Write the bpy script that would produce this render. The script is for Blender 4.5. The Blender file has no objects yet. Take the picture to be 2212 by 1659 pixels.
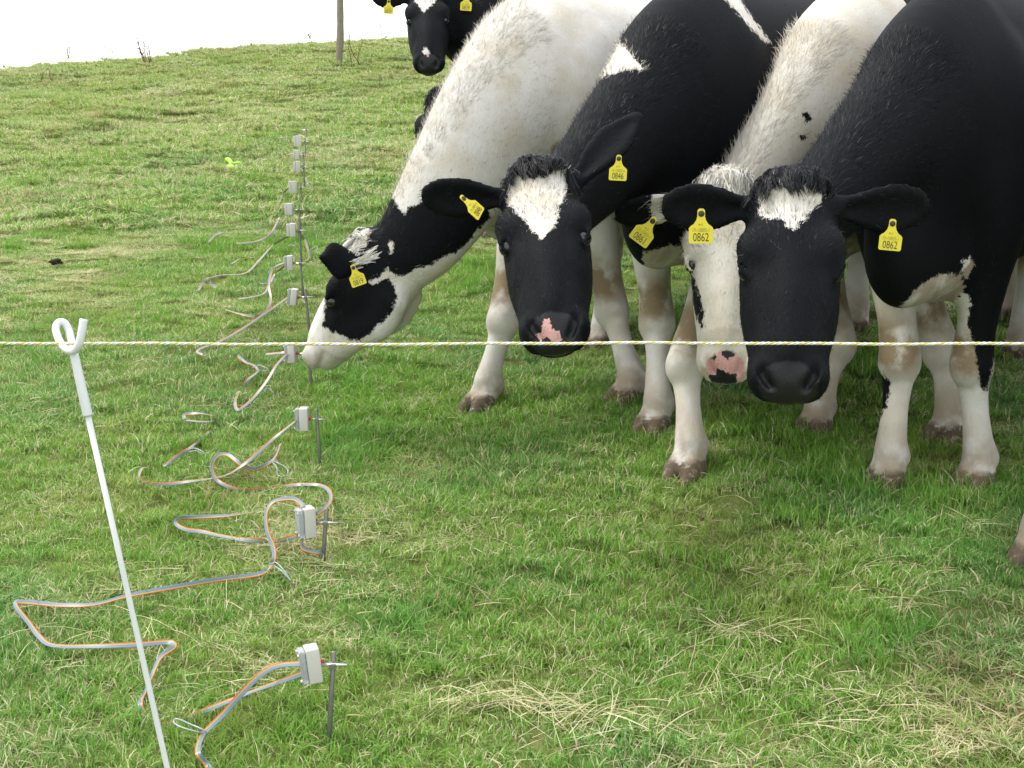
import bpy, math, time
import numpy as np
from mathutils import Vector, Matrix, Euler
T0 = time.time()
R = math.radians
S = bpy.context.scene
COL = S.collection

# ---------------------------------------------------------------- camera, sky, sun, exposure
FOC = 2800.0                 # focal length in units of a 2212 px wide picture
PITCH = R(11.05)
ZC = 1.40
cam_d = bpy.data.cameras.new('camera'); cam = bpy.data.objects.new('camera', cam_d); COL.objects.link(cam)
cam_d.sensor_width = 36.0; cam_d.lens = 36.0 * FOC / 2212.0; cam_d.clip_start = 0.05; cam_d.clip_end = 1200
cam.location = (0, 0, ZC); cam.rotation_euler = (R(90) - PITCH, 0, 0)
S.camera = cam

SUN_AZ, SUN_EL = R(-72), R(60)      # azimuth measured from +Y towards +X: the light comes from the left, a little beyond the cows
w = bpy.data.worlds.new('World'); S.world = w; w.use_nodes = True
nt = w.node_tree; nt.nodes.clear()
sky = nt.nodes.new('ShaderNodeTexSky'); sky.sky_type = 'NISHITA'; sky.sun_disc = False
sky.sun_elevation = SUN_EL; sky.sun_rotation = SUN_AZ
sky.air_density = 1.0; sky.dust_density = 4.0; sky.ozone_density = 1.0
# overcast: the blue sky behind an even, nearly closed layer of bright cloud
hs = nt.nodes.new('ShaderNodeMix'); hs.data_type = 'RGBA'; hs.inputs[0].default_value = 0.86; hs.inputs[7].default_value = (6.1, 6.25, 6.4, 1)
cn = nt.nodes.new('ShaderNodeTexNoise'); cn.inputs['Scale'].default_value = 2.2; cn.inputs['Detail'].default_value = 5
cm = nt.nodes.new('ShaderNodeMapRange'); cm.inputs[1].default_value = .3; cm.inputs[2].default_value = .7; cm.inputs[3].default_value = .78; cm.inputs[4].default_value = .95
nt.links.new(cn.outputs['Fac'], cm.inputs[0]); nt.links.new(cm.outputs[0], hs.inputs[0])
bg = nt.nodes.new('ShaderNodeBackground'); bg.inputs['Strength'].default_value = 0.15
out = nt.nodes.new('ShaderNodeOutputWorld')
nt.links.new(sky.outputs[0], hs.inputs[6]); nt.links.new(hs.outputs[2], bg.inputs['Color']); nt.links.new(bg.outputs[0], out.inputs[0])
sl = bpy.data.lights.new('sun', 'SUN'); sl.energy = 1.5; sl.angle = R(14); sl.color = (1.0, 0.97, 0.92)
so = bpy.data.objects.new('sun', sl); COL.objects.link(so)
sd = Vector((math.sin(SUN_AZ) * math.cos(SUN_EL), math.cos(SUN_AZ) * math.cos(SUN_EL), math.sin(SUN_EL)))
so.rotation_euler = (-sd).to_track_quat('-Z', 'Y').to_euler(); so.location = sd * 30
S.view_settings.view_transform = 'Standard'; S.view_settings.look = 'None'
S.view_settings.gamma = 1.0; S.view_settings.exposure = 1.10
S.view_settings.use_curve_mapping = False
S.cycles.max_bounces = 4; S.cycles.diffuse_bounces = 2; S.cycles.glossy_bounces = 2; S.cycles.transparent_max_bounces = 8

# ---------------------------------------------------------------- pixels to places
CP, SP = math.cos(PITCH), math.sin(PITCH)
def terr(x, y):
    x = np.asarray(x, float); y = np.asarray(y, float)
    yy = np.clip(y, None, 18.5); t = np.maximum(0, y - 18.5); t1 = np.minimum(t, 4)
    lat = .05 + .025 * np.clip((y - 4) / 14, 0, 1)
    und = .018 * np.sin(x * 2.1 + .7) * np.sin(y * 1.7 + 1.2) + .010 * np.sin(x * 5.3 + y * 3.1) + np.clip((y - 7) / 6, 0, 1) * (.05 * np.sin(x * .9 + 2) * np.sin(y * .8) + .035 * np.sin(x * 2.3 + .5 * np.sin(y * 1.9)) * np.sin(y * 3.1 + np.sin(x * 1.3)))
    return .105 * yy + .002 * np.maximum(yy, 0) ** 2 + lat * np.clip(x, -40, 40) + .179 * t1 - .03 * t1 ** 2 - .06 * np.maximum(t - 4, 0) + und
def W(px, py, d):
    u = (px - 1106) / FOC; v = (829.5 - py) / FOC
    return np.array([u * d, d * CP + v * d * SP, ZC - d * SP + v * d * CP])
def G(px, py, up=0.0):
    """the point of the ground (or `up` metres above it) seen at a pixel"""
    ds = np.linspace(.8, 26, 6000); p = W(px, py, ds)
    m = p[2] < terr(p[0], p[1]) + up
    i = int(np.argmax(m)) if m.any() else len(ds) - 1
    return W(px, py, ds[i])
def depth(p):
    p = np.asarray(p, float)
    return p[..., 1] * CP - (p[..., 2] - ZC) * SP
def pix(p):
    p = np.asarray(p, float); d = depth(p)
    u = p[..., 1] * SP + (p[..., 2] - ZC) * CP
    return 1106 + FOC * p[..., 0] / d, 829.5 - FOC * u / d, d
def nrm(v):
    v = np.asarray(v, float); return v / np.maximum(np.linalg.norm(v, axis=-1, keepdims=True), 1e-9)
def vnoise(x, y, s, seed=0):
    """smooth value noise 0..1"""
    rg = np.random.default_rng(seed); tab = rg.random((64, 64))
    x = np.asarray(x) / s + 31.7; y = np.asarray(y) / s + 17.3
    i = np.floor(x).astype(int); j = np.floor(y).astype(int); fx = x - i; fy = y - j
    fx = fx * fx * (3 - 2 * fx); fy = fy * fy * (3 - 2 * fy)
    a = tab[i % 64, j % 64]; b = tab[(i + 1) % 64, j % 64]; c = tab[i % 64, (j + 1) % 64]; d = tab[(i + 1) % 64, (j + 1) % 64]
    return (a * (1 - fx) + b * fx) * (1 - fy) + (c * (1 - fx) + d * fx) * fy

# ---------------------------------------------------------------- helpers
def mesh_np(name, V, F4=None, F3=None, smooth=True):
    me = bpy.data.meshes.new(name)
    V = np.asarray(V, np.float32); n4 = 0 if F4 is None else len(F4); n3 = 0 if F3 is None else len(F3)
    me.vertices.add(len(V)); me.vertices.foreach_set('co', V.ravel())
    li = []
    if n4: li.append(np.asarray(F4, np.int32).ravel())
    if n3: li.append(np.asarray(F3, np.int32).ravel())
    li = np.concatenate(li); me.loops.add(len(li)); me.loops.foreach_set('vertex_index', li)
    st = np.concatenate([np.arange(n4) * 4, n4 * 4 + np.arange(n3) * 3]).astype(np.int32)
    me.polygons.add(n4 + n3); me.polygons.foreach_set('loop_start', st)
    me.polygons.foreach_set('use_smooth', np.full(n4 + n3, smooth))
    me.update(calc_edges=True); me.validate()
    return me
def attr(me, name, typ, data, dom='POINT'):
    a = me.attributes.new(name, typ, dom)
    key = {'FLOAT': 'value', 'INT': 'value', 'FLOAT_VECTOR': 'vector', 'FLOAT_COLOR': 'color'}[typ]
    a.data.foreach_set(key, np.ascontiguousarray(data, np.int32 if typ == 'INT' else np.float32).ravel())
def obj(name, me, mat=None, parent=None, at=None):
    """link a mesh given in world coordinates; under a parent it is shifted by the parent's place"""
    o = bpy.data.objects.new(name, me); COL.objects.link(o)
    if mat is not None: me.materials.append(mat)
    if parent is not None:
        o.parent = parent
        me.transform(Matrix.Translation(-wpos(parent)))
    elif at is not None:
        o.location = Vector(at); me.transform(Matrix.Translation(-Vector(at)))
    return o
def wpos(o):
    v = Vector(o.location)
    while o.parent is not None:
        o = o.parent; v += Vector(o.location)
    return v
def tag(o, label, cat, group=None):
    o['label'] = label; o['category'] = cat
    if group: o['group'] = group
    return o
def thing(name, label, cat, loc, group=None):
    o = bpy.data.objects.new(name, None); COL.objects.link(o); o.location = Vector([float(a) for a in loc]); o.empty_display_size = .05
    return tag(o, label, cat, group)
class MB:
    def __init__(s): s.V = []; s.F = []; s.n = 0
    def add(s, V, F):
        s.V.append(np.asarray(V, float)); s.F += [tuple(i + s.n for i in f) for f in F]; s.n += len(V)
    def mesh(s, name='m', smooth=False):
        me = bpy.data.meshes.new(name); me.from_pydata(np.concatenate(s.V).tolist(), [], s.F); me.update()
        me.polygons.foreach_set('use_smooth', np.full(len(me.polygons), smooth)); return me
def frames(P):
    P = np.asarray(P, float); t = nrm(np.gradient(P, axis=0)); N = []
    n = np.cross(t[0], [0, 0, 1.]);
    if np.linalg.norm(n) < 1e-3: n = np.array([1., 0, 0])
    n = nrm(n)
    for i in range(len(P)):
        n = nrm(n - t[i] * np.dot(n, t[i])); N.append(n)
    N = np.array(N); return t, N, np.cross(t, N)
def tube(P, r, k=8, caps=True):
    P = np.asarray(P, float); t, N, B = frames(P); r = np.broadcast_to(r, len(P)); a = np.arange(k) / k * 2 * math.pi
    V = P[:, None] + r[:, None, None] * (np.cos(a)[None, :, None] * N[:, None] + np.sin(a)[None, :, None] * B[:, None])
    F = [(i * k + j, i * k + (j + 1) % k, (i + 1) * k + (j + 1) % k, (i + 1) * k + j) for i in range(len(P) - 1) for j in range(k)]
    if caps: F += [tuple(range(k))[::-1], tuple((len(P) - 1) * k + j for j in range(k))]
    return V.reshape(-1, 3), F
def spline(P, n=8):
    """Catmull-Rom through rows of numbers"""
    P = np.asarray(P, float); Q = np.vstack([2 * P[0] - P[1], P, 2 * P[-1] - P[-2]]); o = []
    for i in range(1, len(Q) - 2):
        for t in np.linspace(0, 1, n, endpoint=False):
            o.append(.5 * ((2 * Q[i]) + (-Q[i - 1] + Q[i + 1]) * t + (2 * Q[i - 1] - 5 * Q[i] + 4 * Q[i + 1] - Q[i + 2]) * t * t + (-Q[i - 1] + 3 * Q[i] - 3 * Q[i + 1] + Q[i + 2]) * t ** 3))
    o.append(P[-1]); return np.array(o)
def rbox(c, ax, hs, b=.003):
    """bevelled box: centre, 3 axes, half sizes"""
    import bmesh
    bm = bmesh.new(); bmesh.ops.create_cube(bm, size=2)
    for v in bm.verts: v.co = Vector((v.co.x * hs[0], v.co.y * hs[1], v.co.z * hs[2]))
    bmesh.ops.bevel(bm, geom=list(bm.edges), offset=b, segments=2, affect='EDGES', profile=.6)
    ax = np.asarray(ax, float); V = [np.asarray(c) + v.co.x * ax[0] + v.co.y * ax[1] + v.co.z * ax[2] for v in bm.verts]
    bm.verts.index_update(); F = [tuple(v.index for v in f.verts) for f in bm.faces]; bm.free(); return V, F

# ---------------------------------------------------------------- materials
class NT:
    def __init__(s, name):
        s.m = bpy.data.materials.new(name); s.m.use_nodes = True; s.t = s.m.node_tree; s.t.nodes.clear()
        s.out = s.n('ShaderNodeOutputMaterial')
    def n(s, t, **k):
        x = s.t.nodes.new(t)
        for a, b in k.items():
            if hasattr(x, a): setattr(x, a, b)
        return x
    def l(s, a, b): s.t.links.new(a, b)
    def val(s, sock, v):
        if hasattr(v, 'is_linked') or hasattr(v, 'links'): s.l(v, sock)
        else: sock.default_value = v
    def math(s, op, a, b=None, c=None, clamp=False):
        x = s.n('ShaderNodeMath', operation=op, use_clamp=clamp); s.val(x.inputs[0], a)
        if b is not None: s.val(x.inputs[1], b)
        if c is not None: s.val(x.inputs[2], c)
        return x.outputs[0]
    def mix(s, f, a, b):
        x = s.n('ShaderNodeMix', data_type='RGBA'); s.val(x.inputs['Factor'], f)
        for k, v in ((6, a), (7, b)):
            if isinstance(v, tuple): x.inputs[k].default_value = (*v, 1) if len(v) == 3 else v
            else: s.l(v, x.inputs[k])
        return x.outputs[2]
    def noise(s, scale, detail=3, vec=None, rough=.55):
        x = s.n('ShaderNodeTexNoise'); x.inputs['Scale'].default_value = scale; x.inputs['Detail'].default_value = detail; x.inputs['Roughness'].default_value = rough
        if vec is not None: s.l(vec, x.inputs['Vector'])
        return x.outputs['Fac']
    def pos(s): return s.n('ShaderNodeNewGeometry').outputs['Position']
    def objco(s): return s.n('ShaderNodeTexCoord').outputs['Object']
    def scaled(s, v, sc):
        x = s.n('ShaderNodeMapping'); s.l(v, x.inputs['Vector']); x.inputs['Scale'].default_value = sc; return x.outputs[0]
    def a(s, name, out='Fac'): return s.n('ShaderNodeAttribute', attribute_name=name).outputs[out]
    def ramp(s, f, lo, hi): return s.n('ShaderNodeMapRange') if False else s._ramp(f, lo, hi)
    def _ramp(s, f, lo, hi):
        x = s.n('ShaderNodeMapRange', interpolation_type='SMOOTHSTEP'); s.val(x.inputs[0], f); x.inputs[1].default_value = lo; x.inputs[2].default_value = hi; return x.outputs[0]
    def bump(s, h, st, dist=.01):
        x = s.n('ShaderNodeBump'); x.inputs['Strength'].default_value = st; x.inputs['Distance'].default_value = dist; s.l(h, x.inputs['Height']); return x.outputs[0]
    def bsdf(s, col, rough=.6, spec=.3, normal=None, **k):
        x = s.n('ShaderNodeBsdfPrincipled')
        if isinstance(col, tuple): x.inputs['Base Color'].default_value = (*col, 1)
        else: s.l(col, x.inputs['Base Color'])
        s.val(x.inputs['Roughness'], rough); s.val(x.inputs['Specular IOR Level'], spec)
        if normal is not None: s.l(normal, x.inputs['Normal'])
        for a, b in k.items(): s.val(x.inputs[a.replace('_', ' ')], b)
        s.l(x.outputs[0], s.out.inputs[0]); return x
def plain(name, col, rough=.5, spec=.4, var=.12, sc=60, bump=0., **k):
    t = NT(name); n = t.noise(sc, 4, t.pos())
    c = t.mix(n, tuple(a * (1 - var) for a in col), tuple(min(1, a * (1 + var)) for a in col))
    t.bsdf(c, rough, spec, t.bump(n, bump, .004) if bump else None, **k); return t.m

def coat_material(name, white=(.62, .60, .555), pink=(.46, .255, .225), spots=0.0):
    t = NT(name); co = t.objco(); ps = t.pos()
    fine = t.noise(420, 3, t.scaled(ps, (1, 1, .35))); med = t.noise(55, 4, ps); big = t.noise(7, 3, ps)
    wv = t.math('ADD', t.a('white'), t.math('MULTIPLY', t.math('SUBTRACT', med, .5), .030))
    wv = t.math('ADD', wv, t.math('MULTIPLY', t.math('SUBTRACT', fine, .5), .022))
    wf = t._ramp(wv, -.003, .003)
    blk = t.mix(fine, (.0014, .0018, .0026), (.0050, .0058, .0078))
    cream = tuple(a * b for a, b in zip(white, (.91, .85, .75)))
    wh = t.mix(t._ramp(big, .40, .75), white, cream)
    wh = t.mix(t.math('MULTIPLY', t._ramp(fine, .55, .25), .35), wh, tuple(a * .62 for a in white))
    dv = t.math('MULTIPLY', t.a('dirt_and_tint'), t._ramp(t.math('ADD', t.noise(14, 3, ps), t.math('MULTIPLY', fine, .25)), .30, .75))
    wh = t.mix(t.math('MULTIPLY', dv, 1.25, clamp=True), wh, (.22, .165, .10))
    c = t.mix(wf, blk, wh)
    # bare skin of the nose, with dark spots where the beast has them
    nf = t._ramp(t.math('ADD', t.a('nose'), t.math('MULTIPLY', t.math('SUBTRACT', med, .5), .012)), -.003, .003)
    pf = t._ramp(t.math('ADD', t.a('pink'), t.math('MULTIPLY', t.math('SUBTRACT', t.noise(140, 2, ps), .5), .016)), -.0012, .0012)
    skin = t.mix(pf, (.010, .010, .011), t.mix(t.math('MULTIPLY', t._ramp(t.noise(260, 3, ps), .52, .66), .55), t.mix(med, pink, tuple(a * 1.2 for a in pink)), (.20, .12, .11)))
    c = t.mix(nf, c, skin)
    c = t.mix(t.math('MULTIPLY', t.a('hoof'), t._ramp(med, .2, .5)), c, t.mix(big, (.055, .040, .026), (.15, .11, .07)))
    streak = t.noise(160, 3, t.scaled(co, (1, 1, .22)))
    h = t.math('ADD', t.math('MULTIPLY', fine, .6), streak)
    rough = t.mix(nf, (.70,) * 3, (.38,) * 3)
    b = t.bsdf(c, .6, t.mix(nf, (.10,) * 3, (.22,) * 3), t.bump(h, .30, .005)); t.l(rough, b.inputs['Roughness'])
    t.l(t.math('MULTIPLY', wf, .10), b.inputs['Sheen Weight']); b.inputs['Sheen Roughness'].default_value = .4
    return t.m
def hair_material():
    t = NT('coat hair'); t.bsdf(t.a('col', 'Color'), .48, .20, t.a('rn', 'Vector')); return t.m
# ---------------------------------------------------------------- implicit bodies
class Body:
    """smooth union of tapered elliptical chains, meshed with surface nets; frame: x forward, y left, z up about a place on the ground"""
    def __init__(s, o, fwd):
        s.o = np.asarray(o, float); f = nrm([fwd[0], fwd[1], 0]); s.M = np.array([f, np.cross([0, 0, 1], f), [0, 0, 1.]])
        s.chains = []
    def loc(s, p): return (np.asarray(p, float) - s.o) @ s.M.T
    def wor(s, p): return np.asarray(p, float) @ s.M + s.o
    def chain(s, part, st, up, k=.03, sub=4, carve=False, cap=.75):
        """st rows: x y z half_height half_width in the body frame; up: one vector or one per row"""
        st = np.asarray(st, float); up = np.broadcast_to(np.asarray(up, float), (len(st), 3))
        Q = np.hstack([st, up]); Q = spline(Q, sub) if len(st) > 2 else np.array([Q[0] + (Q[1] - Q[0]) * t for t in np.linspace(0, 1, 3)])
        Q[:, 3:5] = np.maximum(Q[:, 3:5], .004)
        s.chains.append((part, Q, k, carve, cap))
    def blob(s, part, c, r, ax=None, k=.03, carve=False):
        """ellipsoid: centre, radii along forward / left / up of frame ax (rows)"""
        ax = np.eye(3) if ax is None else np.asarray(ax, float); c = np.asarray(c, float)
        s.chains.append((part, ('b', c, np.asarray(r, float), ax), k, carve, 0))
    def build(s, vx):
        lo = np.full(3, 9.); hi = -lo
        for part, Q, k, cv, cap in s.chains:
            if isinstance(Q, tuple): a = Q[1] - Q[2].max(); b = Q[1] + Q[2].max()
            else: r = Q[:, 3:5].max(); a = Q[:, :3].min(0) - r; b = Q[:, :3].max(0) + r
            lo = np.minimum(lo, a); hi = np.maximum(hi, b)
        lo -= .05; hi += .05; n = np.ceil((hi - lo) / vx).astype(int) + 1
        D = np.full(n, .2, np.float32); Lb = np.full(n, -1, np.int16); s.parts = []; tang = []
        ax = [np.arange(n[i], dtype=np.float32) * np.float32(vx) + np.float32(lo[i]) for i in range(3)]
        def rng(a, b):
            i0 = np.clip(np.floor((a - lo) / vx).astype(int), 0, n - 1); i1 = np.clip(np.ceil((b - lo) / vx).astype(int) + 1, 1, n)
            return i0, i1
        for part, Q, k, cv, cap in s.chains:
            m = k + 2.5 * vx
            if isinstance(Q, tuple):
                _, c, r, A = Q; ext = np.sqrt(((A * r[:, None]) ** 2).sum(0)) + m
                i0, i1 = rng(c - ext, c + ext)
                X = ax[0][i0[0]:i1[0]][:, None, None] - c[0]; Y = ax[1][i0[1]:i1[1]][None, :, None] - c[1]; Z = ax[2][i0[2]:i1[2]][None, None, :] - c[2]
                q2 = 0; v2 = 0
                for j in range(3):
                    e = X * np.float32(A[j, 0]) + Y * np.float32(A[j, 1]) + Z * np.float32(A[j, 2]); q2 = q2 + (e / np.float32(r[j])) ** 2; v2 = v2 + e * e
                q = np.sqrt(q2) + 1e-4; d = np.sqrt(v2) * (1 - 1 / q); d = np.where(q < .05, -r.min(), d)
                ids = np.full(d.shape, len(s.parts), np.int16); s.parts.append(part); tang.append(A[0])
            else:
                r = Q[:, 3:5].max(1)
                i0, i1 = rng((Q[:, :3] - r[:, None]).min(0) - m, (Q[:, :3] + r[:, None]).max(0) + m)
                d = np.full(i1 - i0, .2, np.float32); ids = np.full(i1 - i0, -1, np.int16)
                for q0, q1 in zip(Q[:-1], Q[1:]):
                    rr = max(q0[3:5].max(), q1[3:5].max()) + m
                    j0, j1 = rng(np.minimum(q0[:3], q1[:3]) - rr, np.maximum(q0[:3], q1[:3]) + rr)
                    j0 = np.maximum(j0, i0); j1 = np.minimum(j1, i1)
                    X = ax[0][j0[0]:j1[0]][:, None, None] - np.float32(q0[0]); Y = ax[1][j0[1]:j1[1]][None, :, None] - np.float32(q0[1]); Z = ax[2][j0[2]:j1[2]][None, None, :] - np.float32(q0[2])
                    av = (q1 - q0)[:3]; L = max(np.linalg.norm(av), 1e-5); a = av / L
                    up = q0[5:] + q1[5:]; up = nrm(up - a * np.dot(up, a)); sd = np.cross(up, a)
                    t = X * np.float32(a[0]) + Y * np.float32(a[1]) + Z * np.float32(a[2])
                    tc = np.clip(t / np.float32(L), 0, 1); e = t - tc * np.float32(L)
                    u = X * np.float32(up[0]) + Y * np.float32(up[1]) + Z * np.float32(up[2]); v = X * np.float32(sd[0]) + Y * np.float32(sd[1]) + Z * np.float32(sd[2])
                    h = np.float32(q0[3]) + np.float32(q1[3] - q0[3]) * tc; w_ = np.float32(q0[4]) + np.float32(q1[4] - q0[4]) * tc
                    q = np.sqrt((u / h) ** 2 + (v / w_) ** 2 + (e / (np.minimum(h, w_) * np.float32(cap))) ** 2) + np.float32(1e-4)
                    dd = np.sqrt(u * u + v * v + e * e) * (1 - 1 / q); dd = np.where(q < .05, -np.minimum(h, w_), dd)
                    sl_ = tuple(slice(j0[i] - i0[i], j1[i] - i0[i]) for i in range(3))
                    ms = dd < d[sl_]; d[sl_] = np.where(ms, dd, d[sl_]); ids[sl_] = np.where(ms, len(s.parts), ids[sl_])
                    s.parts.append(part); tang.append(a)
            g = tuple(slice(i0[i], i1[i]) for i in range(3)); D0 = D[g]
            if cv:
                h = np.clip(.5 - .5 * (D0 + d) / k, 0, 1); D[g] = D0 * (1 - h) + (-d) * h + k * h * (1 - h)
            else:
                L0 = Lb[g]; Lb[g] = np.where((d < D0) & (ids >= 0), ids, L0)
                h = np.clip(.5 + .5 * (D0 - d) / k, 0, 1); D[g] = D0 * (1 - h) + d * h - k * h * (1 - h)
        # surface nets
        I = D < 0
        c8 = [I[a:n[0] - 1 + a, b:n[1] - 1 + b, c:n[2] - 1 + c] for a in (0, 1) for b in (0, 1) for c in (0, 1)]
        sm = np.zeros(c8[0].shape, np.int8)
        for c in c8: sm += c
        act = (sm > 0) & (sm < 8); ci = np.argwhere(act); idx = np.full(act.shape, -1, np.int32); idx[tuple(ci.T)] = np.arange(len(ci))
        off = np.array([(a, b, c) for a in (0, 1) for b in (0, 1) for c in (0, 1)])
        vals = np.stack([D[tuple((ci + o).T)] for o in off], 1)
        acc = np.zeros((len(ci), 3)); cnt = np.zeros(len(ci))
        for p in range(8):
            for q in range(p + 1, 8):
                if np.abs(off[p] - off[q]).sum() != 1: continue
                a, b = vals[:, p], vals[:, q]; ms = (a < 0) != (b < 0); t = np.where(ms, a / np.where(ms, a - b, 1), 0)
                acc += ms[:, None] * (off[p] + t[:, None] * (off[q] - off[p])); cnt += ms
        V = lo + (ci + acc / cnt[:, None]) * vx
        F = []
        for axi in range(3):
            b, c = [(1, 2), (2, 0), (0, 1)][axi]
            s0 = [slice(None)] * 3; s1 = [slice(None)] * 3; s0[axi] = slice(0, -1); s1[axi] = slice(1, None)
            A, B = I[tuple(s0)], I[tuple(s1)]; e = np.argwhere(A != B)
            e = e[(e[:, b] > 0) & (e[:, c] > 0) & (e[:, b] < n[b] - 1) & (e[:, c] < n[c] - 1)]
            ins = A[tuple(e.T)]; ub = np.zeros(3, int); ub[b] = 1; uc = np.zeros(3, int); uc[c] = 1
            q = np.stack([idx[tuple((e - ub - uc).T)], idx[tuple((e - uc).T)], idx[tuple(e.T)], idx[tuple((e - ub).T)]], 1)
            q[~ins] = q[~ins][:, ::-1]; F.append(q)
        F = np.concatenate(F); F = F[(F >= 0).all(1)]
        # light smoothing
        E = np.concatenate([F[:, [0, 1]], F[:, [1, 2]], F[:, [2, 3]], F[:, [3, 0]]])
        for lam in (.5, -.3, .5, -.3):
            sx = np.zeros_like(V); dg = np.bincount(E[:, 0], minlength=len(V)) + np.bincount(E[:, 1], minlength=len(V))
            for j in range(3): sx[:, j] = np.bincount(E[:, 0], V[E[:, 1], j], len(V)) + np.bincount(E[:, 1], V[E[:, 0], j], len(V))
            V = V + lam * (sx / np.maximum(dg, 1)[:, None] - V)
        vi = np.clip(np.rint((V - lo) / vx).astype(int), 0, n - 1); lab = Lb[tuple(vi.T)]
        lab = np.where(lab < 0, 0, lab)
        big = np.isin(np.array(s.parts)[lab], ['torso', 'neck', 'brisket']).astype(float)[:, None]; dg = np.bincount(E[:, 0], minlength=len(V)) + np.bincount(E[:, 1], minlength=len(V))
        for it in range(14):      # the large muscles flow into each other
            sx = np.zeros_like(V)
            for j in range(3): sx[:, j] = np.bincount(E[:, 0], V[E[:, 1], j], len(V)) + np.bincount(E[:, 1], V[E[:, 0], j], len(V))
            V = V + .6 * big * (sx / np.maximum(dg, 1)[:, None] - V)
        s.V = s.wor(V); s.F = F; s.part = np.array(s.parts)[lab]; s.flow = np.array(tang)[lab] @ s.M
        fn = np.cross(s.V[F[:, 2]] - s.V[F[:, 0]], s.V[F[:, 3]] - s.V[F[:, 1]]); N = np.zeros_like(V)
        for j in range(4):
            for c in range(3): N[:, c] += np.bincount(F[:, j], fn[:, c], len(V))
        s.N = nrm(N); s.farea = np.linalg.norm(fn, axis=1) / 2

def poly_sd(px, py, P):
    """signed distance to a polygon, positive inside"""
    P = np.asarray(P, float); d = np.full(px.shape, 1e9); ins = np.zeros(px.shape, bool)
    for a, b in zip(P, np.roll(P, -1, 0)):
        e = b - a; wx = px - a[0]; wy = py - a[1]; t = np.clip((wx * e[0] + wy * e[1]) / max(e @ e, 1e-9), 0, 1)
        d = np.minimum(d, (wx - e[0] * t) ** 2 + (wy - e[1] * t) ** 2)
        c = ((a[1] <= py) != (b[1] <= py)); xi = a[0] + (py - a[1]) / (e[1] if abs(e[1]) > 1e-9 else 1e-9) * e[0]
        ins ^= c & (px < xi)
    d = np.sqrt(d); return np.where(ins, d, -d)

HAIR = None
LEGZ = None
def ribbons(root, dirs, leng, width, nor, bend, rg, segs=2, curl=0.0, ph=None):
    """thin tapering strips; returns V, F4, F3 and the strip index of each vertex"""
    n = len(root); side = nrm(np.cross(dirs, nor) + rg.normal(0, .25, (n, 3)))
    ts = np.linspace(0, 1, segs + 1); V = np.zeros((n, 2 * segs + 1, 3)); ph = rg.random(n) * 6.28 if ph is None else ph
    for i, t in enumerate(ts):
        c = root + dirs * (leng * t)[:, None] + bend * ((t ** 2) * leng)[:, None]
        if curl: c = c + side * (np.sin(ph + t * 5.0) * curl * leng * t)[:, None] + nor * (np.cos(ph + t * 5.0) * curl * leng * t)[:, None]
        wd = (width * (1 - .55 * t))[:, None] * .5
        if i < segs: V[:, 2 * i] = c - side * wd; V[:, 2 * i + 1] = c + side * wd
        else: V[:, 2 * i] = c
    b = (np.arange(n) * (2 * segs + 1))[:, None]
    F4 = np.concatenate([b + np.array([[2 * i, 2 * i + 1, 2 * i + 3, 2 * i + 2]]) for i in range(segs - 1)]) if segs > 1 else None
    F3 = b + np.array([[2 * segs - 2, 2 * segs - 1, 2 * segs]])
    return V.reshape(-1, 3), F4, F3, np.repeat(np.arange(n), 2 * segs + 1)

def sample(bd, n, rg, wt=None):
    a = bd.farea * (1 if wt is None else wt[bd.F].mean(1)); cs = np.cumsum(a); f = np.searchsorted(cs, rg.random(n) * cs[-1]); f = np.clip(f, 0, len(bd.F) - 1)
    u = rg.random((n, 1)); v = rg.random((n, 1)); q = bd.F[f]
    wts = np.concatenate([(1 - u) * (1 - v), u * (1 - v), u * v, (1 - u) * v], 1)
    return q, wts
def interp(A, q, wts):
    return np.einsum('ij...,ij->i...', A[q], wts) if A.ndim == 2 else (A[q] * wts).sum(1)

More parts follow.
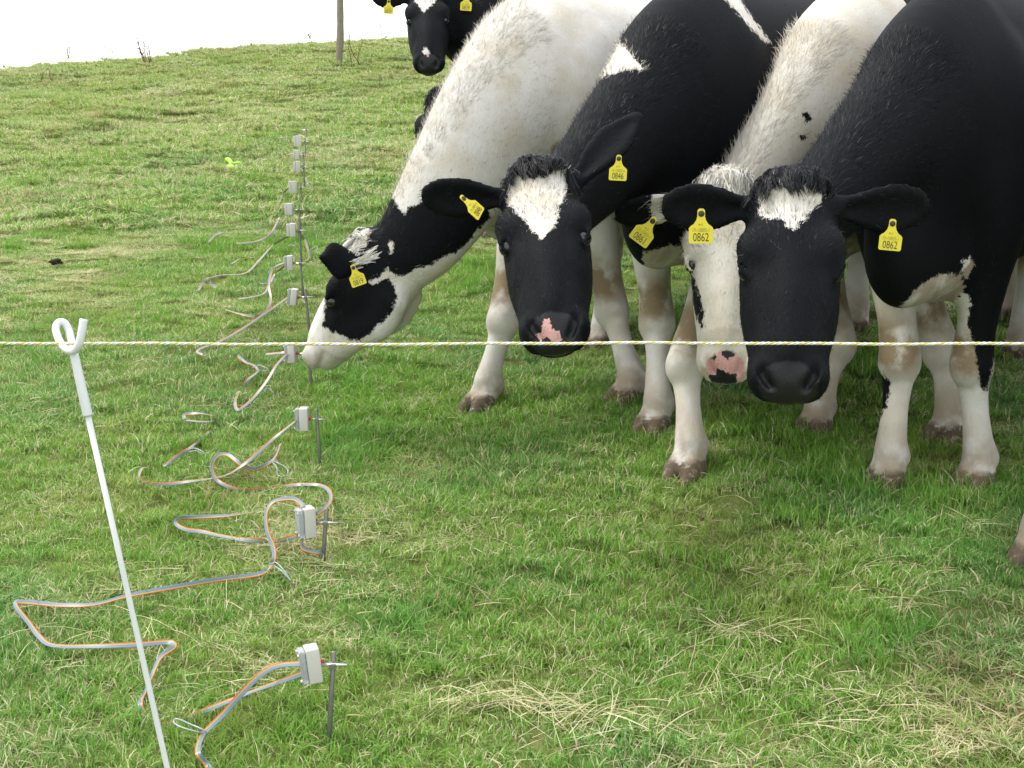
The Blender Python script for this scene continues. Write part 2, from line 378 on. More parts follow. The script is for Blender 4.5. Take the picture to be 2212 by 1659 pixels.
TAG_SHAPE = [(-.5, .06), (-.44, 0), (.44, 0), (.5, .06), (.5, .62), (.44, .70), (.30, .80), (.20, .95), (.16, 1.10), (.15, 1.36), (.08, 1.43), (-.08, 1.43), (-.15, 1.36), (-.16, 1.10), (-.20, .95), (-.30, .80), (-.44, .70), (-.5, .62)]
def text_mesh(body, size, name):
    cu = bpy.data.curves.new(name, 'FONT'); cu.body = body; cu.size = size; cu.align_x = 'CENTER'; cu.resolution_u = 3
    o = bpy.data.objects.new(name, cu); COL.objects.link(o); bpy.context.view_layer.update()
    me = bpy.data.meshes.new_from_object(o.evaluated_get(bpy.context.evaluated_depsgraph_get())); bpy.data.objects.remove(o); bpy.data.curves.remove(cu)
    me.name = name; return me
def ear_tag(root, bottom, w, roll, face, mt, num, code, mini=True, second=None):
    """bottom: world point of the tag's lower edge centre, roll: clockwise lean in degrees as seen from its face"""
    z = nrm(face); x = nrm(np.cross([0, 0, 1], z)); y = np.cross(z, x); a = R(roll)
    X = x * math.cos(a) - y * math.sin(a); Y = x * math.sin(a) + y * math.cos(a)
    def place(me, off):
        M = Matrix(((X[0], Y[0], z[0], bottom[0] + z[0] * off), (X[1], Y[1], z[1], bottom[1] + z[1] * off), (X[2], Y[2], z[2], bottom[2] + z[2] * off), (0, 0, 0, 1)))
        me.transform(M); return me
    import bmesh
    bm = bmesh.new(); vs = [bm.verts.new((p[0] * w, p[1] * w, 0)) for p in TAG_SHAPE]; f = bm.faces.new(vs)
    r = bmesh.ops.extrude_face_region(bm, geom=[f])
    for v in r['geom']:
        if isinstance(v, bmesh.types.BMVert): v.co.z -= .0018
    bmesh.ops.recalc_face_normals(bm, faces=bm.faces); me = bpy.data.meshes.new('ear_tag'); bm.to_mesh(me); bm.free()
    t = obj('ear_tag', place(me, 0), mt['tag'], root)
    if second:
        me2 = me.copy(); me2.transform(Matrix.Translation(tuple(-z * .012 + X * second))); obj('back_plate', me2, None, t)
    V, F = tube([(0, 1.22 * w, -.004), (0, 1.22 * w, .0015), (0, 1.22 * w, .003)], [.13 * w, .13 * w, .07 * w], 10); mb = MB(); mb.add(V, F)
    obj('stud', place(mb.mesh('stud'), 0), mt['stud'], t)
    for body, size, yy in ((num, .38, .09), (code, .185, .47), ('IE', .11, .72)):
        if body:
            me = text_mesh(body, size * w, 'lettering'); obj('lettering', place_t(me, yy * w, place, (.045 * w if body == 'IE' else 0)), mt['ink' if body == num else 'ink2'], t)
    if mini:   # a small round crest beside the country letters
        V, F = tube([(-.07 * w, .775 * w, 0), (-.07 * w, .775 * w, .0001)], [.042 * w] * 2, 8); mb = MB(); mb.add(V, F); obj('crest', place(mb.mesh('crest'), .0004), mt['ink2'], t)
    return t
def place_t(me, y, place, x=0):
    me.transform(Matrix.Translation((x, y, 0)) @ Matrix.Diagonal((.88, 1.30, 1, 1))); return place(me, .0005)

def make_cow(c, mt):
    rg = np.random.default_rng(c['seed'])
    sx, sy = c['at']; H = c.get('H', 1.33); k = H / 1.33; gz = float(terr(sx, sy))
    B = Body((sx, sy, gz), c['fwd']); L = B.loc; dirL = lambda v: np.asarray(v, float) @ B.M.T
    wd = c.get('wide', 1.0)
    pitch_b = c.get('slope', .0)
    def zt(x): return -x * pitch_b
    tor = np.array([(.30, 0, .88, .17, .11), (.18, 0, .92, .29, .17), (.04, 0, .965, .355, .205), (-.20, 0, .965, .36, .25), (-.50, 0, .935, .375, .31), (-.80, 0, .95, .36, .315), (-1.06, 0, 1.02, .30, .27), (-1.28, 0, 1.07, .235, .21), (-1.42, 0, 1.07, .15, .13)]) * k
    tor[:, 4] *= wd; tor[:, 2] += zt(tor[:, 0])
    B.chain('torso', tor, (0, 0, 1), .02, sub=9)
    B.blob('torso', (-.30 * k, 0, .60 * k + zt(-.3)), np.array([.30, .13, .05]) * k, k=.06)
    for s in (-1, 1):
        B.blob('torso', (.03 * k, s * .165 * k * wd, .90 * k), np.array([.15, .075, .27]) * k, k=.07)
        B.blob('torso', (-1.02 * k, s * .19 * k, 1.22 * k + zt(-1.02)), np.array([.10, .06, .07]) * k, k=.07)
    B.blob('brisket', (.27 * k, 0, .675 * k), np.array([.15, .09, .165]) * k, k=.09)
    B.blob('torso', (.06 * k, 0, .63 * k), np.array([.26, .12, .125]) * k, k=.07)
    # ---- head
    P0 = L(W(*c['poll'])); M0 = L(W(*c['muz'])); ef = nrm(M0 - P0); hl = np.linalg.norm(M0 - P0); hs_ = c.get('hs', hl / .50)
    eu = dirL(nrm(c['face'])); eu = nrm(eu - ef * (eu @ ef)); el = np.cross(eu, ef); Hf = np.array([ef, el, eu])
    def h(f, l, u): return P0 + (f * hl / .5) * ef + hs_ * (l * el + u * eu)
    def hrow(f, l, u, hh, hw): return np.concatenate([h(f, l, u), [hh * hs_, hw * hs_]])
    nw = c.get('nw', 1.0); jd = c.get('jd', 1.0)
    # neck
    Hb = h(.05, 0, -.105); T = np.array([.06 * k, 0, 1.0 * k])
    n1 = Hb + c.get('n1', .20) * nrm(-c.get('nf', .45) * ef - .8 * eu + c.get('nz', .15) * dirL([0, 0, 1])); T1 = T + np.array([.34, 0, .02]) * k + np.asarray(c.get('n2', (0, 0, 0)))
    rows = []; ups = []
    for t in (0, .2, .42, .66, .85, 1.0):
        p = (1 - t) ** 3 * Hb + 3 * t * (1 - t) ** 2 * n1 + 3 * t * t * (1 - t) * T1 + t ** 3 * T
        hh = np.interp(t, (0, .2, .42, .66, .85, 1), c.get('nh', (.095, .115, .15, .20, .26, .30))); hw = np.interp(t, (0, .2, .42, .66, .85, 1), (.08, .085, .10, .13, .16, .18))
        rows.append([*p, hh * k, hw * k * wd]); ups.append(nrm((1 - t) * (eu - .6 * ef) + t * np.array([0, 0, 1.])))
    B.chain('neck', rows, np.array(ups), .08, sub=5)
    B.chain('head', [hrow(*r) for r in [(.00, 0, -.085, .066, .068), (.055, 0, -.092, .086, .093), (.13, 0, -.100, .098, .105), (.180, 0, -.101, .098, .103), (.225, 0, -.098, .095, .094), (.29, 0, -.090, .084, .089 * nw), (.37, 0, -.080, .069, .078 * nw), (.43, 0, -.078, .060, .073 * nw), (.475, 0, -.086, .048, .073 * nw), (.500, 0, -.095, .033, .062 * nw)]], eu, .03, cap=.62)
    B.blob('head', h(.005, 0, -.035), np.array([.045, .072, .045]) * hs_, Hf, .04)
    B.blob('head', h(.31, 0, -.022), np.array([.13, .030, .020]) * hs_, Hf, .03)
    for s in (-1, 1):
        B.blob('head', h(.315, s * .088, -.050), np.array([.075, .018, .030]) * hs_, Hf, .03, carve=True)
        B.blob('head', h(.170, s * .080, -.040), np.array([.045, .034, .032]) * hs_, Hf, .04)
        B.blob('head', h(.265, s * .066 * nw, -.085), np.array([.10, .024, .05]) * hs_, Hf, .03)
        B.chain('jaw', [hrow(.09, s * .062, -.185 * jd, .045, .036), hrow(.20, s * .064 * nw, -.185 * jd, .046, .036), hrow(.31, s * .054 * nw, -.150 * (.5 + jd * .5), .036, .032), hrow(.42, s * .03, -.118, .026, .028)], eu, .05)
        B.blob('head', h(.470, s * .050 * nw, -.060), np.array([.030, .026, .030]) * hs_, Hf, .02)
        B.blob('head', h(.45, s * .035, -.088), np.array([.045, .04, .03]) * hs_, Hf, .025)
    B.chain('jaw', [hrow(.08, 0, -.150 * jd, .055, .062), hrow(.18, 0, -.160 * jd, .060, .066 * nw), hrow(.29, 0, -.135 * (.5 + jd * .5), .045, .056 * nw), hrow(.40, 0, -.110, .032, .045)], eu, .06)
    B.blob('head', h(.452, 0, -.122), np.array([.045, .048, .026]) * hs_, Hf, .02)
    for s in (-1, 1):
        B.chain('head', [hrow(.452, s * .058 * nw, -.020, .013, .008), hrow(.478, s * .048 * nw, -.034, .018, .011), hrow(.500, s * .032 * nw, -.060, .012, .007)], eu, .008, carve=True)
        B.blob('head', h(.228, s * .108, -.054), np.array([.034, .015, .020]) * hs_, Hf, .020, carve=True)
        B.chain('head', [hrow(.194, s * .100, -.048, .005, .006), hrow(.206, s * .106, -.036, .006, .007), hrow(.222, s * .104, -.033, .006, .007), hrow(.242, s * .093, -.042, .005, .006)], eu, .012)
        B.chain('head', [hrow(.200, s * .099, -.066, .004, .005), hrow(.220, s * .099, -.071, .005, .005), hrow(.242, s * .092, -.062, .004, .005)], eu, .012)
        B.chain('head', [hrow(.523, s * .01, -.106, .006, .006), hrow(.495, s * .05, -.108, .006, .007), hrow(.42, s * .080, -.106, .006, .010)], eu, .012, carve=True)
    # ears
    ears = {}
    for s, e in ((1, c.get('earL')), (-1, c.get('earR'))):
        if e is None: e = dict(tip_h=(-.02, s * .27, -.10))
        b0 = h(.04, s * .072, -.065); tip = L(W(*e['tip'])) if 'tip' in e else h(*e['tip_h'])
        en = dirL(nrm(e.get('n', c['face']))); ea = nrm(tip - b0); en = nrm(en - ea * (en @ ea)); el_ = np.linalg.norm(tip - b0); ew = np.cross(ea, en)
        wsc = e.get('w', 1.0) * hs_; droop = nrm(-dirL([0, 0, 1]) * .02 + 1e-6)
        st = []; cu = []; tp_ = e.get('pt', 1.0)
        for t, w_, th in ((0, .024, .024), (.20, .028, .018), (.42, .047, .014), (.66, .056, .012), (.88, .046, .011), (1.0, .028, .010)):
            p = b0 + ea * el_ * t + en * (.010 * math.sin(t * 3.1)); w_ = w_ * (1 if t < .6 else np.interp(t, (.6, 1), (1, tp_))); st.append([*p, th * hs_, w_ * wsc])
            cu.append([*(p + en * .019), .017 * hs_, max(.006, (w_ - .013)) * wsc])
        B.chain('ear', st, en, .02, cap=.9)
        B.chain('ear', cu[1:-1], en, .010, carve=True, cap=.9)
        ears[s] = (b0, tip, ea, en)
    # ---- legs
    def foot(part, hoof, kn=1.0):
        hoof = L(hoof); fw = np.array([1., 0, 0])
        hk = .90 * k
        for s in (-1, 1):
            B.chain(part + ' hoof', [[*(hoof + np.array([-.055, s * .024, .050]) * hk), .030 * hk, .024 * hk], [*(hoof + np.array([.01, s * .029, .040]) * hk), .038 * hk, .027 * hk], [*(hoof + np.array([.070, s * .030, .012]) * hk), .014 * hk, .018 * hk]], (0, 0, 1), .008)
            B.blob(part, hoof + np.array([-.095, s * .026, .105]) * hk, np.array([.016, .014, .02]) * hk, k=.015)
        B.chain(part, [[*(hoof + np.array([.050, 0, .070]) * hk), .030, .0065], [*(hoof + np.array([.060, 0, -.02]) * hk), .045, .008]], (1, 0, 0), .006, carve=True)
        return hoof + np.array([-.055, 0, .125]) * hk
    for s, key in ((1, 'FL'), (-1, 'FR')):
        lg = c['legs'].get(key); auto = lg is None
        if auto: p = B.wor((.05 * k, s * .15 * k, 0)); lg = dict(hoof=(p[0], p[1], float(terr(p[0], p[1]))))
        fet = foot(key, lg['hoof']); elb = np.array([.02 * k, s * .145 * k * wd, .70 * k])
        kn = L(W(*lg['knee'])) if 'knee' in lg else elb + (fet - elb) * .56 + np.array([.03, 0, 0]) * k
        q = lambda t: elb + (kn - elb) * t; q2 = lambda t: kn + (fet - kn) * t; ho = L(lg['hoof'])
        g = lg.get('g', 1.0) * k * .94
        st = [[*(elb + [.03, -s * .0, .16]), .13 * k, .075 * k], [*elb, .108 * k, .080 * k], [*q(.35), .083 * g, .068 * g], [*q(.70), .060 * g, .054 * g], [*q(.92), .060 * g, .059 * g], [*q2(.06), .060 * g, .061 * g], [*q2(.22), .044 * g, .045 * g], [*q2(.5), .039 * g, .037 * g], [*q2(.8), .042 * g, .042 * g], [*fet, .047 * g, .047 * g], [*(fet * .5 + ho * .5 + [-.008, 0, .012]), .037 * g, .038 * g], [*(ho + [-.02, 0, .05]), .039 * g, .042 * g]]
        B.chain(key, st, (1, 0, .05), .05)
        B.blob(key, kn + np.array([.030, 0, -.005]) * k, np.array([.030, .042, .050]) * k, k=.02)
        B.chain(key, [[*(q2(.25) + [-.040 * k, 0, 0]), .010, .014], [*(q2(.6) + [-.036 * k, 0, 0]), .010, .013], [*(fet + [-.038 * k, 0, .03]), .012, .016]], (1, 0, 0), .02)
    for s, key in ((1, 'HL'), (-1, 'HR')):
        lg = c['legs'].get(key)
        if lg is None: p = B.wor((-1.22 * k, s * .17 * k, 0)); lg = dict(hoof=(p[0], p[1], float(terr(p[0], p[1]))))
        fet = foot(key, lg['hoof']); zz = zt(-1.2)
        ho = L(lg['hoof']); hock = np.array([fet[0] * .6 - 1.36 * k * .4, fet[1], fet[2] + .36 * k])
        st = [[-1.05 * k, s * .15 * k, 1.02 * k + zz, .26 * k, .11 * k], [-1.05 * k, s * .18 * k, .82 * k + zz, .23 * k, .105 * k], [-1.12 * k, s * .175 * k, .66 * k + zz, .14 * k, .075 * k], [*(hock + [.04, 0, .07]), .075 * k, .05 * k], [*hock, .066 * k, .048 * k], [*(hock * .72 + fet * .28), .048 * k, .04 * k], [*(hock * .35 + fet * .65), .042 * k, .04 * k], [*fet, .05 * k, .05 * k], [*(fet * .5 + ho * .5), .044 * k, .046 * k], [*(ho + [-.02, 0, .05]), .044 * k, .05 * k]]
        B.chain(key, st, (1, 0, 0.05), .05)
    B.blob('torso', (-.98 * k, 0, .64 * k + zt(-1)), np.array([.15, .12, .11]) * k, k=.05)
    zz = zt(-1.42)
    B.chain('tail', [[-1.40 * k, 0, 1.20 * k + zz, .035, .035], [-1.50 * k, 0, 1.10 * k + zz, .026, .026], [-1.52 * k, .02, .80 * k + zz, .016, .016], [-1.50 * k, .03, .55 * k + zz, .013, .013]], (1, 0, 0), .03)
    B.build(c['vx'])
    V, N = B.V, B.N; px, py, dd = pix(V); hl_ = (L(V) - P0) @ Hf.T / hs_; hl_[:, 0] *= hs_ * .5 / hl
    part = B.part; isH = (part == 'head') | (part == 'jaw'); isE = part == 'ear'
    # ---- markings: signed distance in metres, positive is white
    white = np.full(len(V), .05 if c['base'] == 'w' else -.05)
    for p, v in c.get('parts', {}).items():
        ms = np.char.startswith(part.astype(str), p); white[ms] = .05 * v
    if 'spots' in c:
        lv = L(V); f = 0
        for a in range(5):
            kx = rg.normal(0, 4.2, 3); f = f + np.sin(lv @ kx + rg.random() * 6)
        ms = np.isin(part, ['torso', 'brisket', 'HL', 'HR', 'tail']) & (lv[:, 0] < c['spots']); white[ms] = np.where(ms, f * .035 + c.get('spb', 0), white)[ms]
    leg = np.isin(part, ['FL', 'FR', 'HL', 'HR', 'FL hoof', 'FR hoof', 'HL hoof', 'HR hoof'])
    gzv = V[:, 2] - terr(V[:, 0], V[:, 1])
    if c.get('socks', True):
        sk = leg & (gzv < .62); white[sk] = np.maximum(white[sk], (c.get('sock', .55) - gzv[sk]))
    for add, parts, poly in c.get('marks', []):
        sdv = poly_sd(px, py, poly) * dd / FOC; ms = np.isin(part, parts) if parts else np.ones(len(V), bool)
        if 'head' in parts and c.get('frontmarks', True): ms &= ~(isH & (hl_[:, 2] < -.13))
        white[ms] = (np.maximum(white, sdv) if add else np.minimum(white, -sdv))[ms]
    # nose, mouth skin
    pad = 1 - np.sqrt(((hl_[:, 0] - .492) / .050) ** 2 + (hl_[:, 1] / (.057 * nw)) ** 2 + ((hl_[:, 2] + .060) / .055) ** 2)
    nose = np.where(isH & (hl_[:, 0] > .40), pad * .04, -.05)
    pink = np.full(len(V), c.get('pinkbase', -.05))
    for add, poly in c.get('pinks', []):
        sdv = poly_sd(px, py, poly) * dd / FOC; pink = np.maximum(pink, sdv) if add else np.minimum(pink, -sdv)
    eye = np.sqrt(((hl_[:, 0] - .218) / .03) ** 2 + ((np.abs(hl_[:, 1]) - .098) / .03) ** 2 + ((hl_[:, 2] + .052) / .022) ** 2)
    hoof = np.zeros(len(V)); isHo = np.char.endswith(part.astype(str), 'hoof'); hoof[isHo] = np.clip((.066 - gzv[isHo]) / .014, 0, 1)
    kneez = .37 * k
    dirt_and_tint = np.where(leg, np.clip(.95 * np.exp(-((gzv - kneez - .015) / .075) ** 2) * np.clip(.55 + .6 * (N @ B.M[0]), 0.1, 1) + .55 * np.clip((.20 - gzv) / .14, 0, 1) + .12, 0, 1), .10)
    dirt_and_tint = np.where((part == 'torso') & (N[:, 2] < -.3), .75, dirt_and_tint); dirt_and_tint = np.where((part == 'brisket') & (N[:, 2] < .1), .6, dirt_and_tint)  # down-facing torso and brisket get a brown tint as well
    dirt_and_tint = np.where(isH & (hl_[:, 0] > .40) & (c['base'] == 'w'), .3, dirt_and_tint)
    root = thing('cow', c['label'], 'cow', (sx, sy, gz), 'cows crowding up to the rope fence')
    me = mesh_np('body', V, B.F)
    for nm, a in (('white', white), ('nose', nose), ('pink', pink), ('dirt_and_tint', dirt_and_tint), ('hoof', hoof)): attr(me, nm, 'FLOAT', a)
    obj('body', me, mt[c['mat']], root)
    # ---- eyes
    for s in (-1, 1):
        ce = B.wor(h(.220, s * .0895, -.053)); mb = MB(); r = .0205 * hs_
        u, v = np.meshgrid(np.linspace(0, 2 * math.pi, 17)[:-1], np.linspace(-1.45, 1.45, 9)); pts = np.stack([np.cos(v) * np.cos(u), np.cos(v) * np.sin(u), np.sin(v)], -1).reshape(-1, 3) * r + ce
        F = [(i * 16 + j, i * 16 + (j + 1) % 16, (i + 1) * 16 + (j + 1) % 16, (i + 1) * 16 + j) for i in range(8) for j in range(16)] + [tuple(range(16))[::-1], tuple(128 + j for j in range(16))]
        mb.add(pts, F); obj('eye', mb.mesh('eye', True), mt['eye'], root)
    # ---- coat hair
    flow = B.flow.copy()
    fl = B.M[0] * ef[0] + B.M[1] * ef[1] + B.M[2] * ef[2]
    whorl = hl_[:, 0] - .20
    flow[isH] = (np.sign(whorl)[:, None] * fl[None] + .9 * (hl_[:, 1] * 8)[:, None] * (el @ B.M)[None])[isH]
    if True: flow[np.isin(part, ['neck'])] = -flow[np.isin(part, ['neck'])] * -1
    tor_m = np.isin(part, ['torso', 'brisket']); flow[tor_m] = -B.M[0] * .8 + np.array([0, 0, -.5])
    wt = np.where(isH, 7.0, np.where(part == 'neck', 3.0, np.where(leg, 1.6, 1.0))); wt = np.where(isE, 2.6, wt); wt = np.where((part == 'torso') & (L(V)[:, 0] < -.75 * k), .5, wt)
    wt = np.where(isH & (white > -.012) & (hl_[:, 0] < .25), 14.0, wt); wt = np.where(isHo, 0.05, wt)
    wt = np.where(isH & (nose > -.01), 0.0, wt); wt = np.where(isH & (eye < 1.0), .0, wt)
    n = c['hairs']; q, wts = sample(B, n, rg, wt)
    p = interp(V, q, wts); nn = nrm(interp(N, q, wts)); ff = interp(flow, q, wts); ff = nrm(ff - nn * (ff * nn).sum(1, keepdims=True)); pt = part[q[:, 0]]; hq = interp(hl_, q, wts)
    wv = interp(white, q, wts); dv = interp(dirt_and_tint, q, wts)
    ln = np.where(pt == 'neck', .021, .013); ln = np.where(np.isin(pt, ['head', 'jaw']), .013, ln); ln = np.where(np.char.find(pt.astype(str), 'F') == 0, .014, ln); ln = np.where(pt == 'ear', .020, ln)
    lift = np.full(n, .16)
    fore = np.isin(pt, ['head']) & (hq[:, 0] < .20) & (hq[:, 2] > -.06); ln = np.where(fore, np.where(wv > 0, .030, .022), ln)
    crest = (pt == 'neck') & (nn[:, 2] > .35); ln = np.where(crest, c.get('crest', .030), ln); lift = np.where(crest, .75, lift)
    ln = np.where((pt == 'ear') & (wv > -.004), .034, ln)
    ln = ln * rg.uniform(.6, 1.3, n) * c.get('hlen', 1)
    d = nrm(ff + nn * (lift * rg.uniform(.5, 1.4, n))[:, None] + rg.normal(0, .22, (n, 3)))
    Vh, F4, F3, ix = ribbons(p - nn * .0015, d, ln, rg.uniform(.0006, .0014, n) * c.get('hwid', 1), nn, -nn * .22 + rg.normal(0, .1, (n, 3)) + np.array([0, 0, -.15]), rg, 2)
    isw = (wv + rg.normal(0, .007, n)) > 0; rnd = np.where(fore, rg.uniform(.50, 1.12, n), rg.uniform(.66, 1.12, n))[:, None]
    colw = np.array([.63, .605, .55]) * rnd * np.array([1, .985, .95]) ** rg.uniform(0, 5, n)[:, None]
    colw = colw * (1 - .8 * (dv * rg.uniform(.7, 1.0, n)).clip(0, 1)[:, None]) + np.array([.23, .175, .105]) * .8 * (dv * rg.uniform(.7, 1.0, n)).clip(0, 1)[:, None]
    colb = np.array([.0040, .0048, .0066]) * rg.uniform(.3, 2.2, n)[:, None]
    col = np.where(isw[:, None], colw, colb)
    mh = mesh_np('coat_hair', Vh, F4, F3); attr(mh, 'col', 'FLOAT_COLOR', np.hstack([col, np.ones((n, 1))])[ix]); attr(mh, 'rn', 'FLOAT_VECTOR', nrm(nn + np.where(fore, .36, np.where(isw, .20, .45))[:, None] * rg.normal(0, 1, (n, 3)))[ix])
    oh = obj('coat_hair', mh, mt['hair'], root); oh['kind'] = 'stuff'
    # ---- forelock on the poll
    ms = isH & (hl_[:, 0] < .030) & (hl_[:, 2] > -.085) & (np.abs(hl_[:, 1]) < .095); ms |= (part == 'neck') & (np.abs(hl_[:, 0] + .0) < .05) & (hl_[:, 2] > -.11) & (np.abs(hl_[:, 1]) < .08)
    if ms.any():
        n = c.get('lock', 900) * 2; q, wts = sample(B, n, rg, ms * 1.0)
        p = interp(V, q, wts); nn = nrm(interp(N, q, wts)); lw = interp(hl_, q, wts)
        nk = c.get('clumps', 60); ck = rg.integers(0, n, nk); ci_ = np.argmin(((p[:, None] - p[ck][None]) ** 2).sum(-1), 1); cj = rg.normal(0, .42, (nk, 3))[ci_]; cph = rg.random(nk)[ci_] * 6.28; cln = rg.uniform(.75, 1.35, nk)[ci_]
        tow = (p[ck][ci_] - p)
        fwd = fl * .25 + (el @ B.M) * (lw[:, 1:2] * 5) + (eu @ B.M) * .45; d = nrm(nn * c.get('locklift', .8) + fwd + cj + tow * 14 + rg.normal(0, .12, (n, 3)))
        ln = rg.uniform(.026, .044, n) * cln * c.get('locklen', 1.0)
        Vh, F4, F3, ix = ribbons(p - nn * .003, d, ln, rg.uniform(.0016, .0032, n), nn, fl * .8 - nn * .6 + rg.normal(0, .10, (n, 3)) + np.array([0, 0, -.25]), rg, 6, curl=.20, ph=cph)
        lockc = c.get('lockcol', 'b'); rnd = rg.uniform(.8, 1.1, n)[:, None]
        col = (np.array([.68, .65, .57]) * rnd if lockc == 'w' else np.array([.0065, .007, .0088]) * rnd * 1.2)
        mh = mesh_np('forelock', Vh, F4, F3); attr(mh, 'col', 'FLOAT_COLOR', np.hstack([col, np.ones((n, 1))])[ix]); attr(mh, 'rn', 'FLOAT_VECTOR', nrm(nn + .18 * rg.normal(0, 1, (n, 3)))[ix])
        oh = obj('forelock', mh, mt['hair'], root); oh['kind'] = 'stuff'
    # tail switch
    n = 260; p = B.wor(np.tile([-1.50 * k, .03, .56 * k + zz], (n, 1)) + rg.normal(0, .008, (n, 3)) + np.outer(rg.random(n) * .1, [0, 0, 1])); nn = nrm(rg.normal(0, 1, (n, 3)))
    Vh, F4, F3, ix = ribbons(p, nrm(np.array([0, 0, -1]) + rg.normal(0, .12, (n, 3))), rg.uniform(.12, .28, n), np.full(n, .003), nn, rg.normal(0, .1, (n, 3)), rg, 3)
    mh = mesh_np('tail_switch', Vh, F4, F3); attr(mh, 'col', 'FLOAT_COLOR', np.tile([.6, .55, .45, 1] if c['base'] == 'w' else [.015, .015, .018, 1], (len(Vh), 1))); attr(mh, 'rn', 'FLOAT_VECTOR', nn[ix])
    oh = obj('tail_switch', mh, mt['hair'], root); oh['kind'] = 'stuff'
    for tg in c.get('tags', []):
        ear_tag(root, W(*tg['at']), tg.get('w', .05), tg.get('roll', 0), tg.get('face', (0, -1, .1)), mt, tg.get('num'), tg.get('code'), second=tg.get('second'))
    print('cow', c['label'][:30], len(V), len(B.F) * 2 + c['hairs'] * 3, round(time.time() - T0, 1))
    return root
# ---------------------------------------------------------------- the hillside
def build_ground():
    xs = np.concatenate([np.linspace(-160, -14, 30), np.linspace(-13, 13, 210), np.linspace(14, 160, 30)])
    ys = np.concatenate([np.linspace(-60, -3, 20), np.linspace(-2.6, 24, 230), np.linspace(25, 240, 40)])
    X, Y = np.meshgrid(xs, ys); Z = terr(X, Y) - .004
    V = np.stack([X, Y, Z], -1).reshape(-1, 3); nx, ny = len(xs), len(ys)
    i, j = np.meshgrid(np.arange(nx - 1), np.arange(ny - 1)); a = (j * nx + i).ravel()
    me = mesh_np('pasture', V, np.stack([a, a + 1, a + nx + 1, a + nx], 1))
    t = NT('turf floor'); p = t.pos(); n1 = t.noise(1.1, 4, p); n2 = t.noise(22, 4, p); n3 = t.noise(160, 3, p)
    c = t.mix(t._ramp(n1, .35, .65), (.11, .19, .035), (.19, .21, .065)); c = t.mix(t._ramp(n2, .3, .75), c, (.19, .18, .075)); c = t.mix(t.math('MULTIPLY', n3, .4), c, (.08, .11, .028))
    t.bsdf(c, .9, .1, t.bump(n3, .6, .02)); o = obj('pasture', me, t.m); o['kind'] = 'structure'
build_ground()

def grass_material():
    t = NT('grass blades'); c4 = t.n('ShaderNodeSeparateColor'); t.l(t.a('bl', 'Color'), c4.inputs[0]); dry, rnd, hgt = c4.outputs
    p = t.pos(); big = t.noise(.55, 3, p); mid = t.noise(2.6, 3, p)
    sep = t.n('ShaderNodeSeparateXYZ'); t.l(p, sep.inputs[0]); far = t._ramp(sep.outputs['Y'], 6, 17)
    g = t.mix(rnd, (.108, .288, .029), (.265, .455, .066)); g = t.mix(t._ramp(t.noise(1.3, 2, t.scaled(p, (1, 1, .2))), .45, .7), g, t.mix(rnd, (.092, .270, .050), (.19, .40, .105)))
    g = t.mix(t.math('MULTIPLY', t._ramp(mid, .42, .75), .5), g, (.34, .39, .095))
    g = t.mix(t.math('MULTIPLY', far, .40), g, (.34, .39, .095))
    g = t.mix(t.math('MULTIPLY', t.math('MULTIPLY', t._ramp(t.noise(.42, 4, p, .65), .54, .72), t._ramp(sep.outputs['Y'], 7, 12)), .55), g, (.40, .34, .16))
    g = t.mix(t.math('MULTIPLY', t._ramp(t.noise(.9, 3, t.scaled(p, (1, .6, 1))), .58, .74), .4), g, (.12, .23, .055))
    st = t.mix(rnd, (.54, .50, .26), (.70, .66, .42)); st = t.mix(t._ramp(t.noise(1.7, 2, p), .5, .75), st, (.44, .35, .18))
    th = t.math('ADD', dry, t.math('MULTIPLY', t.math('SUBTRACT', big, .5), .45)); th = t.math('ADD', th, t.math('MULTIPLY', t.math('SUBTRACT', mid, .5), .40))
    f = t._ramp(th, .61, .82); col = t.mix(f, g, st)
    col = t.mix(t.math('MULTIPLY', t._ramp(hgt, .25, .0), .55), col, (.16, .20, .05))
    d = t.n('ShaderNodeBsdfPrincipled'); t.l(col, d.inputs['Base Color']); d.inputs['Roughness'].default_value = .48; d.inputs['Specular IOR Level'].default_value = .35
    tr = t.n('ShaderNodeBsdfTranslucent'); t.l(col, tr.inputs[0]); mx = t.n('ShaderNodeMixShader'); mx.inputs[0].default_value = .42
    t.l(d.outputs[0], mx.inputs[1]); t.l(tr.outputs[0], mx.inputs[2]); t.l(mx.outputs[0], t.out.inputs[0]); return t.m
GM = grass_material()
